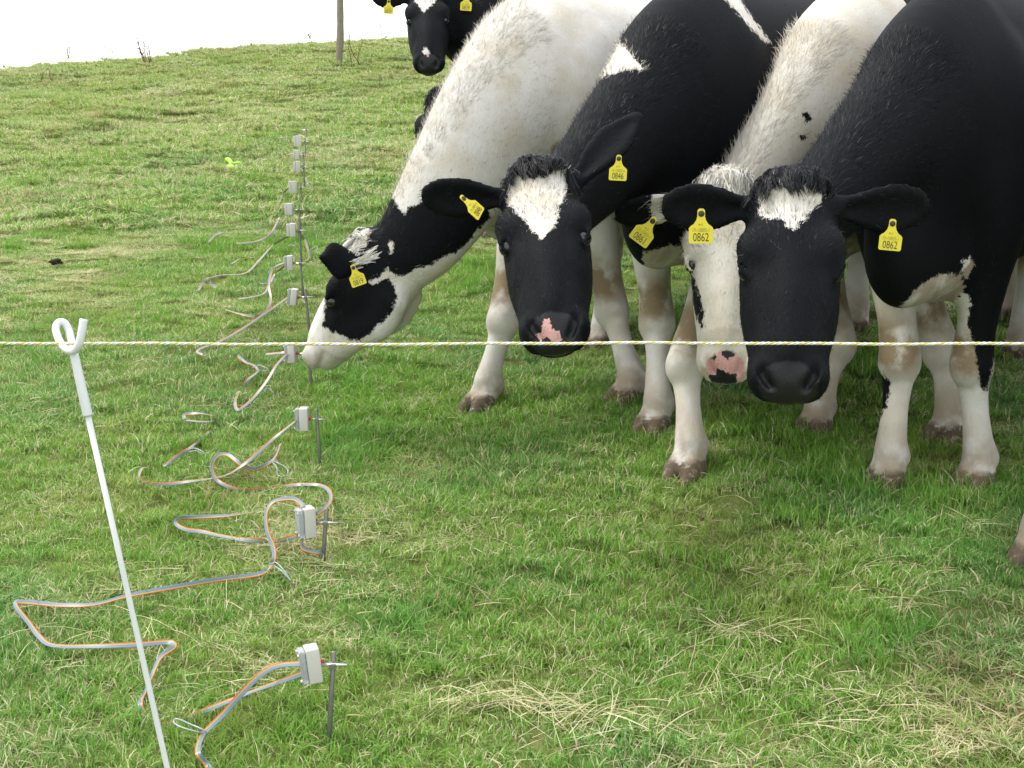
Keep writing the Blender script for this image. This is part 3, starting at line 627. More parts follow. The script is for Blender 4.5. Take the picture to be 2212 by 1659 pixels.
def blade_mesh(name, n, rad, hmin, hmax, dryf, lean, wid, seed, lying=0):
    rg = np.random.default_rng(seed)
    r = rad * np.sqrt(rg.random(n)); a = rg.random(n) * 6.283; ctr = np.stack([r * np.cos(a), r * np.sin(a)], 1)
    nc = max(4, n // 28); cl = rad * np.sqrt(rg.random((nc, 1))) * nrm(rg.normal(0, 1, (nc, 2)))     # tillers grow in little tufts
    k = rg.integers(0, nc, n); tf = rg.random(n) < .65; ctr[tf] = cl[k[tf]] + rg.normal(0, .010, (tf.sum(), 2))
    L = rg.uniform(hmin, hmax, n) * np.where(rg.random(n) < .12, 1.45, 1); az = rg.random(n) * 6.283; ln = np.clip(rg.normal(lean, .28, n), .05, 1.25)
    wd = wid * rg.uniform(.6, 1.35, n); dry = (rg.random(n) < dryf) * rg.uniform(.62, 1.0, n) + (rg.random(n)) * .28; dry = np.clip(dry, 0, 1)
    if lying: m = rg.random(n) < lying; ln[m] = 1.3; L[m] *= 1.7; dry[m] = .95; wd[m] *= .8
    h = np.stack([np.cos(az), np.sin(az)], 1); sd = np.stack([-h[:, 1], h[:, 0]], 1); yaw = rg.normal(0, .6, n); V = np.zeros((n, 7, 3)); T = (0, .36, .72, 1)
    kink = rg.normal(0, .18, (n, 2))
    for i, t in enumerate(T):
        ho = L * ln * (t ** 1.6) * .85; z = L * (t - .48 * np.clip(ln, 0, 1) * t ** 2) * np.where(ln > 1.2, .35, 1) - .004
        c = ctr + h * ho[:, None] + kink * (L * t * t)[:, None]; w_ = wd * (1, .95, .62, 0)[i] * .5
        if i < 3:
            V[:, 2 * i, :2] = c - sd * w_[:, None]; V[:, 2 * i + 1, :2] = c + sd * w_[:, None]; V[:, 2 * i, 2] = z - w_ * yaw; V[:, 2 * i + 1, 2] = z + w_ * yaw
        else: V[:, 6, :2] = c; V[:, 6, 2] = z
    b = (np.arange(n) * 7)[:, None]
    me = mesh_np(name, V.reshape(-1, 3), np.concatenate([b + [[0, 1, 3, 2]], b + [[2, 3, 5, 4]]]), b + [[4, 5, 6]])
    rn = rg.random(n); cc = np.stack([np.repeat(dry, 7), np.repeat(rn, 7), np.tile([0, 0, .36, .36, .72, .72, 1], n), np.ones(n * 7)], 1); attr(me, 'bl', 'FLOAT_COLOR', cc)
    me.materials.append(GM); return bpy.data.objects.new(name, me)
def instancer(name, pts, idx, rot, scl, srcs, label, cat):
    cl = bpy.data.collections.new(name + ' sources')
    for o in srcs: cl.objects.link(o)
    me = bpy.data.meshes.new(name); me.vertices.add(len(pts)); me.vertices.foreach_set('co', np.asarray(pts, np.float32).ravel())
    attr(me, 'idx', 'INT', idx); attr(me, 'rot', 'FLOAT_VECTOR', rot); attr(me, 'scl', 'FLOAT_VECTOR', scl)
    o = bpy.data.objects.new(name, me); COL.objects.link(o)
    ng = bpy.data.node_groups.new(name + ' scatter', 'GeometryNodeTree'); ng.interface.new_socket('Geometry', in_out='INPUT', socket_type='NodeSocketGeometry'); ng.interface.new_socket('Geometry', in_out='OUTPUT', socket_type='NodeSocketGeometry')
    N = ng.nodes; gi = N.new('NodeGroupInput'); go = N.new('NodeGroupOutput'); ip = N.new('GeometryNodeInstanceOnPoints'); ci = N.new('GeometryNodeCollectionInfo')
    ci.inputs[0].default_value = cl; ci.inputs['Separate Children'].default_value = True; ci.inputs['Reset Children'].default_value = True
    def na(nm, ty):
        x = N.new('GeometryNodeInputNamedAttribute'); x.data_type = ty; x.inputs[0].default_value = nm; return x.outputs[0]
    lk = ng.links.new
    lk(gi.outputs[0], ip.inputs['Points']); lk(ci.outputs[0], ip.inputs['Instance']); ip.inputs['Pick Instance'].default_value = True
    lk(na('idx', 'INT'), ip.inputs['Instance Index']); er = N.new('FunctionNodeEulerToRotation'); lk(na('rot', 'FLOAT_VECTOR'), er.inputs[0]); lk(er.outputs[0], ip.inputs['Rotation']); lk(na('scl', 'FLOAT_VECTOR'), ip.inputs['Scale']); lk(ip.outputs[0], go.inputs[0])
    md = o.modifiers.new('scatter', 'NODES'); md.node_group = ng
    o['kind'] = 'stuff'; tag(o, label, cat); return o
def build_grass():
    rg = np.random.default_rng(5)
    src = []
    for i in range(6): src.append(blade_mesh('tuft_a%d' % i, 620, .125, .015, .037, .22, .62, .0021, 10 + i))
    for i in range(2): src.append(blade_mesh('tuft_b%d' % i, 560, .125, .017, .042, .38, .78, .0021, 30 + i, lying=.20))
    for i in range(2): src.append(blade_mesh('tuft_c%d' % i, 400, .11, .026, .056, .08, .55, .0024, 40 + i))
    for i in range(2): src.append(blade_mesh('tuft_d%d' % i, 460, .14, .020, .050, .66, .90, .0022, 50 + i, lying=.45))
    # coarser tufts for the hill behind, where single blades are far below a pixel
    for i in range(4): src.append(blade_mesh('tuft_e%d' % i, 900, .30, .03, .068, .22 + .13 * i, .75, .0048, 60 + i, lying=.06))
    P = []; Ix = []; Sc = []
    def band(y0, y1, step, near, wexp):
        gx, gy = np.meshgrid(np.arange(-wexp(y1), wexp(y1), step), np.arange(y0, y1, step)); x = gx.ravel() + rg.uniform(-.5, .5, gx.size) * step; y = gy.ravel() + rg.uniform(-.5, .5, gx.size) * step; m = np.abs(x) < wexp(y); x, y = x[m], y[m]
        dn = vnoise(x, y, .85, 1) * .55 + vnoise(x, y, .28, 2) * .45; tl = vnoise(x, y, .6, 3) * .6 + vnoise(x, y, .21, 4) * .4; u = rg.random(len(x))
        if near:
            ix = rg.integers(0, 6, len(x)); ix = np.where(dn + .25 * (u - .5) > .58, 6 + rg.integers(0, 2, len(x)), ix); ix = np.where(tl + .15 * (u - .5) > .70, 8 + rg.integers(0, 2, len(x)), ix); ix = np.where(dn + .2 * (u - .5) > .775, 10 + rg.integers(0, 2, len(x)), ix)
        else: ix = 12 + np.clip((dn * 5.2 - 1.0 + rg.normal(0, .5, len(x))).astype(int), 0, 3)
        hs = (.72 + .55 * vnoise(x, y, .45, 6)) * rg.uniform(.8, 1.15, len(x)); P.append(np.stack([x, y, terr(x, y)], 1)); Ix.append(ix); s = rg.uniform(.9, 1.15, len(x)); Sc.append(np.stack([s, s, s * hs], 1))
    band(.6, 4.6, .100, True, lambda y: 1.5 + .45 * y); band(4.6, 8.2, .120, True, lambda y: 1.6 + .45 * y)
    band(8.0, 12.5, .19, False, lambda y: 3.0 + .60 * y); band(12.5, 23.5, .235, False, lambda y: 3.5 + .62 * y)
    band(-3, .6, .17, True, lambda y: 3.0 + 0 * y)
    for px, py in [(1030, 884), (1342, 870), (1475, 1030), (1405, 932), (1905, 1052), (2098, 1056), (2195, 778), (1752, 937), (2035, 950), (1285, 754), (2228, 1222)]:
        q = G(px, py)      # longer grass left standing round each hoof
        for a in np.arange(0, 6.28, .7):
            r = rg.uniform(.075, .12); x, y = q[0] + r * math.cos(a), q[1] + r * math.sin(a); P.append(np.array([[x, y, float(terr(x, y))]])); Ix.append(np.array([8 + rg.integers(0, 2)])); Sc.append(np.array([[.55, .55, .85]]))
    P = np.concatenate(P); Ix = np.concatenate(Ix); Sc = np.concatenate(Sc); n = len(P)
    rot = np.stack([rg.normal(0, .06, n) + .08, rg.normal(0, .06, n), np.zeros(n)], 1); e = np.zeros((n, 3)); e[:, 0] = rot[:, 0]; e[:, 1] = rot[:, 1]; e[:, 2] = rg.random(n) * 6.283
    print('grass tufts', n); instancer('grass', P, Ix, e, Sc, src, 'short green pasture grass mixed with straw coloured dead blades', 'grass')
build_grass()
def build_hay():
    rg = np.random.default_rng(9); Vs = []; Cs = []
    spots = [(1130, 1535, 130, 22, 150), (1260, 1560, 120, 20, 90), (1000, 1530, 70, 16, 40), (1530, 1355, 70, 25, 60), (1640, 1385, 90, 18, 110), (1930, 1320, 80, 30, 70), (1990, 1420, 80, 20, 50), (1850, 1560, 130, 40, 60), (1400, 1600, 120, 40, 40), (1690, 1255, 50, 12, 40), (2130, 1150, 60, 30, 50), (1230, 925, 60, 14, 40), (1000, 820, 60, 25, 30), (860, 960, 70, 30, 24), (320, 1350, 250, 140, 60), (520, 1500, 160, 60, 40), (150, 1420, 90, 40, 40), (350, 1240, 180, 60, 30), (1500, 1180, 350, 100, 60), (1100, 1250, 250, 120, 60), (1600, 1500, 450, 120, 120), (120, 900, 80, 40, 40), (420, 800, 200, 120, 60), (760, 830, 80, 60, 30), (1900, 1250, 250, 70, 70)]
    for px, py, sx, sy, n in spots:
        base_a = rg.normal(0, .5)
        for i in range(int(n * .45)):
            g = G(px + rg.normal(0, sx * .5), py + rg.normal(0, sy * .5)); L = rg.uniform(.05, .20) * (1.5 if rg.random() < .15 else 1); a = base_a + rg.normal(0, .7) + (math.pi if rg.random() < .5 else 0)
            t = np.linspace(-.5, .5, 5); bend = rg.normal(0, .5); az = a + bend * t; x = g[0] + np.cumsum(np.cos(az)) * L / 4 - np.cos(a) * L * .6; y = g[1] + np.cumsum(np.sin(az)) * L / 4 - np.sin(a) * L * .6
            z = terr(x, y) + rg.uniform(.012, .036) + rg.normal(0, .12) * L * t - .3 * L * t * t; c = np.stack([x, y, z], 1); w_ = rg.uniform(.0009, .0020)
            sd = np.stack([-np.sin(az), np.cos(az), rg.normal(0, .5, 5)], 1) * w_ * .5; v = np.zeros((10, 3)); v[0::2] = c - sd; v[1::2] = c + sd; Vs.append(v); k = rg.random()
            Cs.append(np.tile([.85 + .15 * rg.random(), k, .9, 1], (10, 1)))
    n = len(Vs); V = np.concatenate(Vs); b = (np.arange(n) * 10)[:, None]; F = np.concatenate([b + [[2 * i, 2 * i + 1, 2 * i + 3, 2 * i + 2]] for i in range(4)])
    me = mesh_np('loose_hay', V, F); attr(me, 'bl', 'FLOAT_COLOR', np.concatenate(Cs)); o = obj('loose_hay', me, GM); o['kind'] = 'stuff'; tag(o, 'pale loose hay stalks lying in wisps on the grass', 'hay')
build_hay()

# ---------------------------------------------------------------- white pigtail post and the rope
MAT = dict(
    white_plastic=plain('white plastic', (.60, .62, .62), .35, .5, .05, 90), steel=plain('dull steel', (.18, .18, .155), .45, .5, .25, 140, .1, Metallic=.45), bright=plain('bright steel', (.62, .62, .60), .28, .5, .1, 200, Metallic=.9),
    box=plain('off white box plastic', (.48, .465, .42), .45, .4, .06, 150, .03), red=plain('red plastic', (.42, .03, .03), .4), tag=plain('yellow tag plastic', (.62, .53, .022), .42, .4, .06, 120), ink=plain('black print', (.05, .045, .02), .6), ink2=plain('faint print', (.30, .27, .03), .6),
    stud=plain('dark stud', (.02, .02, .022), .4), rope_w=plain('white rope strand', (.64, .64, .60), .5, .3, .12, 400), rope_y=plain('yellow rope strand', (.56, .48, .10), .5, .3, .15, 400), wood=plain('grey post wood', (.17, .15, .11), .8, .2, .4, 25, .6),
    lime=plain('lime plastic', (.34, .80, .03), .4, .4, .08), weed=plain('dead weed stem', (.16, .095, .05), .8, .2, .4, 60), eye=None, hair=hair_material())
t = NT('eye'); t.bsdf((.008, .006, .006), .06, .6); MAT['eye'] = t.m
t = NT('clear plastic'); b = t.bsdf((.55, .57, .58), .18, .5); b.inputs['Transmission Weight'].default_value = .55; b.inputs['IOR'].default_value = 1.3; MAT['clear'] = t.m
t = NT('clear tie'); b = t.bsdf((.42, .48, .50), .2, .5); b.inputs['Transmission Weight'].default_value = .35; MAT['tie'] = t.m
DP = 1.60
def build_post():
    foot = G(517, 2350); top = W(160, 765, DP); mid = top + (foot - top) * .078
    root = thing('pigtail_fence_post', 'white pigtail fence post with coiled top leaning beside the cables', 'fence post', foot)
    foot2 = foot + nrm(foot - top) * .10
    def part(nm, P, r, k=14, par=root):
        mb = MB(); mb.add(*tube(P, r, k)); return obj(nm, mb.mesh(nm, True), MAT['white_plastic'], par)
    part('shaft', np.linspace(0, 1, 6)[:, None] * (foot2 - mid) + mid, .0036)
    part('sleeve', np.array([mid + (top - mid) * t for t in (-.004, 0, .02, .5, .98, 1.0)]), [.0040, .0060, .0062, .0058, .0054, .0050])
    z = [(497, 152, -.020), (484, 230, -.020), (468, 300, -.018), (440, 338, -.012), (400, 336, -.004), (362, 300, .004), (338, 245, .010), (332, 200, .014), (352, 172, .018), (384, 178, .020), (408, 222, .020), (424, 285, .014), (434, 335, .006), (437, 362, 0), (440, 378, 0)]
    Q = np.array([W(a / 2.743, 633.6 + b / 2.743, DP + dz) for a, b, dz in z]); Q[-1] = top + (mid - top) * .06; Q[-2] = top * 1.0
    part('pigtail_coil', spline(Q, 5), .0049)
    return root
build_post()
def build_rope():
    a = W(-2600, 745, DP + .0); b = W(7200, 738, DP + .0); n = int(np.linalg.norm(b - a) / .0035); s = np.linspace(0, 1, n)[:, None]; ax = nrm(b - a); L = np.linalg.norm(b - a)
    c = a + (b - a) * s; c[:, 2] += .0007 * np.sin(s[:, 0] * L * 9) + .0004 * np.sin(s[:, 0] * L * 31)
    u = nrm(np.cross(ax, [0, 0, 1])); v = np.cross(u, ax); ph = s[:, 0] * L / .021 * 2 * math.pi
    root = thing('fence_rope', 'thin twisted white and yellow electric fence rope stretched across', 'rope', a)
    for k in range(3):
        p = c + .00112 * (np.cos(ph + k * 2.094)[:, None] * u + np.sin(ph + k * 2.094)[:, None] * v); mb = MB(); mb.add(*tube(p, .00108, 5)); obj('strand', mb.mesh('strand', True), MAT['rope_y' if k == 0 else 'rope_w'], root)
build_rope()

# ---------------------------------------------------------------- row of sensor boxes on stakes
ORD = ['first', 'second', 'third', 'fourth', 'fifth', 'sixth', 'seventh', 'eighth', 'ninth', 'tenth', 'eleventh', 'twelfth', 'thirteenth']
STK = [((668, 1435, 46, 78), (721, 1407), (710, 1612), 750), ((659, 1128, 46, 66), (706, 1098), (697, 1217), 730), ((652, 905, 33, 50), (683, 884), (693, 1018), 704), ((628, 763, 28, 41), (662, 745), (676, 846), 668), ((632, 641, 28, 36), (659, 624), (671, 740), 676), ((623, 568, 22, 32), (648, 554), (656, 648), 661),
       ((629, 497, 22, 29), (645, 481), (653, 585), 661), ((624, 452, 19, 26), (645, 440), (651, 532), 655), ((632, 404, 18, 26), (649, 393), (656, 468), 659), ((641, 360, 18, 23), (656, 345), (658, 420), 669), ((640, 334, 15, 20), (655, 328), (657, 393), 662), ((642, 305, 14, 24), (659, 297), (661, 356), 667), (None, (661, 275), (664, 325), 668)]
BOX = []
def build_stakes():
    rg = np.random.default_rng(3)
    for i, (bx, tp, bs, xr) in enumerate(STK):
        foot = G(*bs); d = float(depth(foot)); top = W(*tp, d); ax = nrm(foot - top); far = i > 5
        lab = 'small white sensor box on a grey steel stake, %s in the row from the rope' % ORD[i] if bx else 'bare grey steel stake ending the far end of the sensor row'
        root = thing('sensor_stake', lab, 'sensor', foot, 'sensor boxes staked out in a row')
        k = 6 if far else 12; mb = MB(); mb.add(*tube([top - ax * .0, top + ax * .002, foot + ax * .08], [.0046, .0052, .0052], k)); obj('stake_rod', mb.mesh('r', True), MAT['steel'], root)
        ybar = (bx[1] + 1) if bx else tp[1] + 6; xl = bx[0] + bx[2] * .5 if bx else tp[0] - 6
        e0 = W(xl - 3, ybar, d - .012); e1 = W(xr, ybar, d - .012); mb = MB(); mb.add(*tube([e0, e1], .0034, k)); obj('cross_pin', mb.mesh('p', True), MAT['bright'], root)
        mb = MB(); jn = W(np.interp(ybar, (tp[1], bs[1]), (tp[0], bs[0])), ybar, d - .006); mb.add(*rbox(jn, np.eye(3), (.007, .010, .005), .0015)); obj('clamp', mb.mesh('c'), MAT['steel'], root)
        if bx is None: continue
        h = float(np.clip(bx[3] * d / FOC, .058, .085)); wv = h * (.70 if far else .60); dp = h * .55; yaw = rg.normal(.05, .12) + (.35 if i == 1 else 0); rl = rg.normal(0, .04)
        X = np.array([math.cos(yaw), math.sin(yaw), 0]); Z = nrm([math.sin(rl), .02, 1]); Y = np.cross(Z, X); X = np.cross(Y, Z); A = np.array([X, Y, Z]); c = W(bx[0], bx[1], d - .012); BOX.append((c, A, h, wv, dp, d))
        mb = MB(); mb.add(*rbox(c + X * wv * .18, A, (wv * .32, dp * .5, h * .5), .0035)); hb = obj('housing', mb.mesh('h', True), MAT['box'], root)
        mb = MB(); mb.add(*rbox(c - X * wv * .30, A, (wv * .155, dp * .46, h * .47), .003)); ld = obj('lid', mb.mesh('l', True), MAT['box' if far else 'clear'], hb)
        if not far:
            mb = MB(); mb.add(*rbox(c - X * wv * .23, A, (wv * .05, dp * .36, h * .36), .001)); obj('circuit_board', mb.mesh('b'), MAT['box'], hb)
            for sy in (-1, 1):
                for sz in (-1, 1):
                    q = c - X * wv * .455 + Y * sy * dp * .36 + Z * sz * h * .37; mb = MB(); mb.add(*tube([q, q - X * .0025], .0032, 8)); obj('screw', mb.mesh('s'), MAT['bright'], ld)
            q = c + X * wv * .5; mb = MB(); mb.add(*tube([q - X * .001, q + X * .004, q + X * .008], [.0050, .0050, .0038], 10)); obj('grommet', mb.mesh('g', True), MAT['red'], hb)
build_stakes()

# ---------------------------------------------------------------- ribbon cables lying between the boxes
def ribbon_material():
    t = NT('ribbon cable'); u = t.a('u'); cols = [(.17, .17, .19), (.16, .18, .22), (.10, .20, .33), (.10, .21, .35), (.10, .20, .32), (.10, .22, .14), (.46, .32, .06), (.54, .17, .03), (.52, .14, .02), (.34, .05, .02)]
    r = t.n('ShaderNodeValToRGB'); r.color_ramp.interpolation = 'CONSTANT'; e = r.color_ramp.elements
    while len(e) < 10: e.new(.5)
    for i, c in enumerate(cols): e[i].position = i / 10 + .0001; e[i].color = (*[a * .9 for a in c], 1)
    t.l(u, r.inputs[0]); t.bsdf(r.outputs[0], .38, .5); return t.m
RM = ribbon_material()
def ribbon(label, pts, face=(0, -.7, .7), wob=.50, seed=0, flip=False, wid=.0118):
    """pts rows: px, py, metres above ground (or a 3-vector)"""
    rg = np.random.default_rng(seed); P = np.array([p if len(p) == 3 and isinstance(p, np.ndarray) else G(p[0], p[1], p[2]) for p in pts]); Q = spline(P, 7); n = len(Q); t, _, _ = frames(Q)
    ph = rg.random() * 6; an = wob * np.sin(np.arange(n) * .21 + ph) + wob * .9 * np.sin(np.arange(n) * .083 + ph * 2); f = nrm(np.asarray(face, float)); B = np.cross(t, f); B = B + 1e-3; B = nrm(B)
    N = np.cross(B, t); Wd = nrm(B * np.cos(an)[:, None] + N * np.sin(an)[:, None]); N2 = np.cross(Wd, t); m = 13 if len(pts) > 5 else 9; us = np.linspace(0, 1, m); V = []; U = []
    if flip: us = us[::-1]
    for s in (1, -1):
        for j in range(m):
            x = (j / (m - 1) - .5) * wid; hgt = .00055 * (1 if j % 2 else .45) * s; V.append(Q + Wd * x + N2 * hgt); U.append(np.full(n, us[j]))
    V = np.stack(V, 1).reshape(-1, 3); U = np.stack(U, 1).ravel(); w2 = 2 * m; F = []; ring = list(range(m)) + list(range(2 * m - 1, m - 1, -1))
    i = np.arange(n - 1)[:, None] * w2
    for a, b in zip(ring, ring[1:] + ring[:1]): F.append(np.concatenate([i + a, i + b, i + b + w2, i + a + w2], 1))
    me = mesh_np('ribbon_cable', V, np.concatenate(F)); attr(me, 'u', 'FLOAT', U)
    o = obj('ribbon_cable', me, RM, at=P[len(P) // 2]); return tag(o, label, 'cable', 'striped ribbon cables lying in the grass')
def at_box(i, dx, dy, dd=-.022):
    bx = STK[i][0]; return W(bx[0] + dx, bx[1] + dy, float(BOX[i][5]) + dd)
g = .040
def rb(label, *pts, **k): ribbon(label, list(pts), **k)
rb('striped ribbon cable rising from the first sensor box and knotted near the white post', at_box(0, -14, -2), (600, 1438, .135), (560, 1460, .115), (520, 1500, .085), (480, 1545, .05), (444, 1580, g), (431, 1602, g), (428, 1628, g), (447, 1652, .02), (470, 1690, .02), wob=.15, seed=1)
rb('long striped ribbon cable zigzagging from the first sensor box to the second', at_box(0, -16, 20), (600, 1474, .10), (550, 1492, .07), (500, 1512, .045), (430, 1540, .018), (355, 1566, .002), (318, 1548, .002), (303, 1518, .022), (316, 1490, .012), (331, 1452, .04), (348, 1418, .03), (377, 1396, g), (362, 1387, g), (300, 1392, g), (200, 1396, g), (115, 1394, g), (85, 1375, g), (62, 1345, g), (34, 1308, g), (48, 1300, g), (130, 1307, g), (205, 1305, g), (280, 1286, g), (400, 1264, g), (480, 1251, .03), (560, 1240, .03), (584, 1224, .03), (592, 1205, .05), (590, 1180, .06), (577, 1145, .09), (575, 1108, .12), (592, 1083, .14), (630, 1077, .15), (649, 1086, .15), at_box(1, -4, -33), seed=2, wob=.3)
rb('striped ribbon cable looping left from the base of the second sensor box', at_box(1, -18, 30), (600, 1168, .03), (540, 1167, g), (480, 1158, g), (440, 1149, g), (400, 1143, g), (380, 1130, g), (392, 1119, g), (425, 1117, g), (500, 1113, .03), (560, 1103, .02), seed=3)
rb('striped ribbon cable curling from the second sensor box into a knotted loop', at_box(1, 26, -18), (712, 1086, .08), (712, 1062, .05), (690, 1048, g), (640, 1047, g), (600, 1053, .02), (530, 1060, .012), (475, 1042, .03), (458, 1012, .06), (468, 986, .08), (492, 982, .08), (520, 1003, .06), (548, 1014, .04), (578, 1002, .04), (596, 984, .05), (606, 958, .07), seed=4)
rb('striped ribbon cable hanging under the second sensor box against its stake', at_box(1, -6, 33, -.01), (652, 1182, .05), (668, 1190, .04), (690, 1195, .03), (698, 1208, .01), seed=14)
rb('striped ribbon cable sloping from the third sensor box to the grass on the left', at_box(2, -8, 0), (600, 940, .13), (560, 976, .09), (520, 1008, .06), (480, 1029, g), (400, 1041, g), (335, 1047, g), (302, 1035, g), (306, 1013, g), (320, 1009, .02), seed=5)
rb('flat little loop of striped ribbon cable left of the third sensor box', (398, 905, g), (400, 895, g), (430, 893, g), (458, 898, g), (466, 908, .02), (440, 911, g), (402, 908, g), seed=6)
rb('short knotted piece of striped ribbon cable below the flat loop', (455, 930, .012), (425, 955, .02), (408, 970, g), (385, 985, g), (352, 1008, .02), seed=7)
rb('striped ribbon cable dropping steeply from the fourth sensor box', at_box(3, -6, 0), (598, 788, .13), (575, 825, .09), (545, 862, .05), (515, 885, g), (508, 868, g), (516, 845, .03), seed=8, wob=.12)
rb('short striped ribbon cable sticking level out of the fourth sensor box', at_box(3, -8, -3, -.01), (600, 763, .135), (574, 765, .11), seed=9, wob=.05)
rb('bent striped ribbon cable lying left of the fourth sensor box', (513, 768, g), (530, 782, g), (550, 790, g), (556, 803, g), (538, 818, g), (528, 832, .02), seed=10)
rb('straight striped ribbon cable slanting down from the fifth sensor box', at_box(4, -8, 0), (580, 672, .11), (530, 706, .07), (480, 735, .04), (428, 756, g), (438, 766, g), (453, 769, .02), seed=11, wob=.1)
rb('striped ribbon cable arching up to the sixth sensor box', (487, 669, g), (530, 681, g), (558, 683, g), (578, 668, .03), (585, 645, .05), (581, 615, .09), (590, 580, .13), at_box(5, -6, -2), seed=12)
rb('striped ribbon cable tied and trailing below the sixth sensor box', at_box(5, -6, 6), (596, 590, .07), (583, 612, .05), (570, 634, g), (540, 642, g), (515, 646, .02), seed=13)
rb('striped ribbon cable from the seventh sensor box hanging right of its stake', at_box(6, 4, -2), (655, 512, .11), (666, 540, .06), (668, 556, .03), (660, 565, .02), seed=15)
rb('striped ribbon cable swinging down from the eighth sensor box', at_box(7, -4, 2), (604, 470, .12), (588, 500, .07), (570, 515, .04), (545, 523, g), (510, 526, g), seed=16, wob=.15)
rb('striped ribbon cable from the grass up behind the seventh sensor box', at_box(6, -4, 12), (590, 530, .04), (560, 562, g), (530, 590, g), (480, 594, g), (445, 602, .02), seed=17)
rb('striped ribbon cable leaning down from the ninth sensor box', at_box(8, -4, -2), (612, 418, .10), (600, 445, .06), (588, 468, g), (600, 474, g), (630, 480, .02), seed=18)
rb('striped ribbon cable from the tenth sensor box drooping to the right', at_box(9, 2, 2), (656, 380, .09), (670, 405, .05), (678, 418, .03), seed=19)
rb('pale ribbon cable arching left from the eleventh sensor box', at_box(10, -4, -4), (606, 340, .10), (592, 360, .05), (576, 372, g), (560, 380, .02), seed=20)
rb('dark ribbon cable running left from the twelfth sensor box', at_box(11, -4, -8), (600, 300, .06), (588, 305, .05), (596, 325, .05), (610, 350, .02), seed=21)
for i, (lab, pts) in enumerate([('small arched piece of ribbon cable in the far grass by the lime scrap', [(440, 362, .02), (455, 349, .05), (470, 346, .05), (480, 362, .02)]), ('short pale scrap of ribbon cable lying straight in the far grass', [(470, 394, g), (480, 397, g), (495, 398, .03)]), ('twisted scrap of ribbon cable in the grass left of the eighth sensor box', [(468, 459, g), (500, 457, g), (520, 463, .05), (540, 470, g)]), ('short upright bent scrap of ribbon cable left of the seventh sensor box', [(450, 523, g), (465, 508, .05), (480, 502, .04)]), ('arched scrap of ribbon cable left of the sixth sensor box', [(500, 570, g), (520, 559, .05), (550, 556, .04)]), ('folded ribbon cable scrap lying left of the fifth sensor box', [(428, 628, .03), (440, 610, .05), (452, 612, .04), (466, 622, .03)]), ('small ribbon cable arch standing just left of the seventh stake', [(610, 540, g), (625, 530, .05), (642, 531, .04)])]):
    ribbon(lab, pts, seed=30 + i)

def tie(label, pts, w=.0035):
    P = np.array([G(*p) for p in pts]); mb = MB(); mb.add(*tube(spline(P, 5), .0016, 6)); o = obj('cable_tie', mb.mesh('cable_tie', True), MAT['tie'], at=P[0]); tag(o, label, 'cable tie', 'clear plastic ties on the cables')
tie('clear plastic tie looped around the cable below the first sensor box', [(440, 1583, g), (415, 1578, .05), (385, 1568, .055), (375, 1558, .055), (384, 1553, .06), (415, 1566, .055), (438, 1576, .05), (448, 1588, .03), (432, 1592, .03)])
tie('clear plastic tie trailing from the cable between the first and second boxes', [(586, 1218, .05), (596, 1215, .05), (610, 1228, .045), (622, 1245, .03), (628, 1255, .02), (612, 1236, .04), (592, 1222, .045)])
tie('clear plastic tie hanging in a drop shaped loop below the third box', [(588, 998, .05), (598, 1010, .05), (600, 1025, .035), (612, 1030, .03), (622, 1022, .03), (618, 1010, .04), (600, 1000, .05), (588, 994, .05)])
tie('clear plastic tie on the short knotted cable piece', [(405, 972, g), (420, 968, .045), (436, 975, .04), (440, 982, .03), (425, 974, .04), (408, 976, g)])
tie('clear plastic tie on the cable under the fourth sensor box', [(570, 845, .06), (578, 838, .06), (588, 846, .05), (597, 858, .03)])
tie('clear plastic tie on the bent cable beside the fourth box', [(545, 795, .05), (556, 789, .05), (570, 792, .05), (580, 800, .04), (560, 800, .04), (548, 800, .045)])
tie('clear plastic tie knotted on the cable of the sixth box', [(562, 614, .06), (572, 612, .07), (584, 612, .07), (586, 604, .07), (576, 606, .07)])
tie('clear plastic tie on the hanging cable of the seventh box', [(668, 542, .06), (676, 536, .07), (684, 532, .07), (684, 540, .06), (672, 544, .06)])
tie('clear plastic tie above the arched cable of the eleventh box', [(584, 308, .05), (574, 301, .06), (568, 304, .06), (570, 309, .05), (584, 311, .05)])

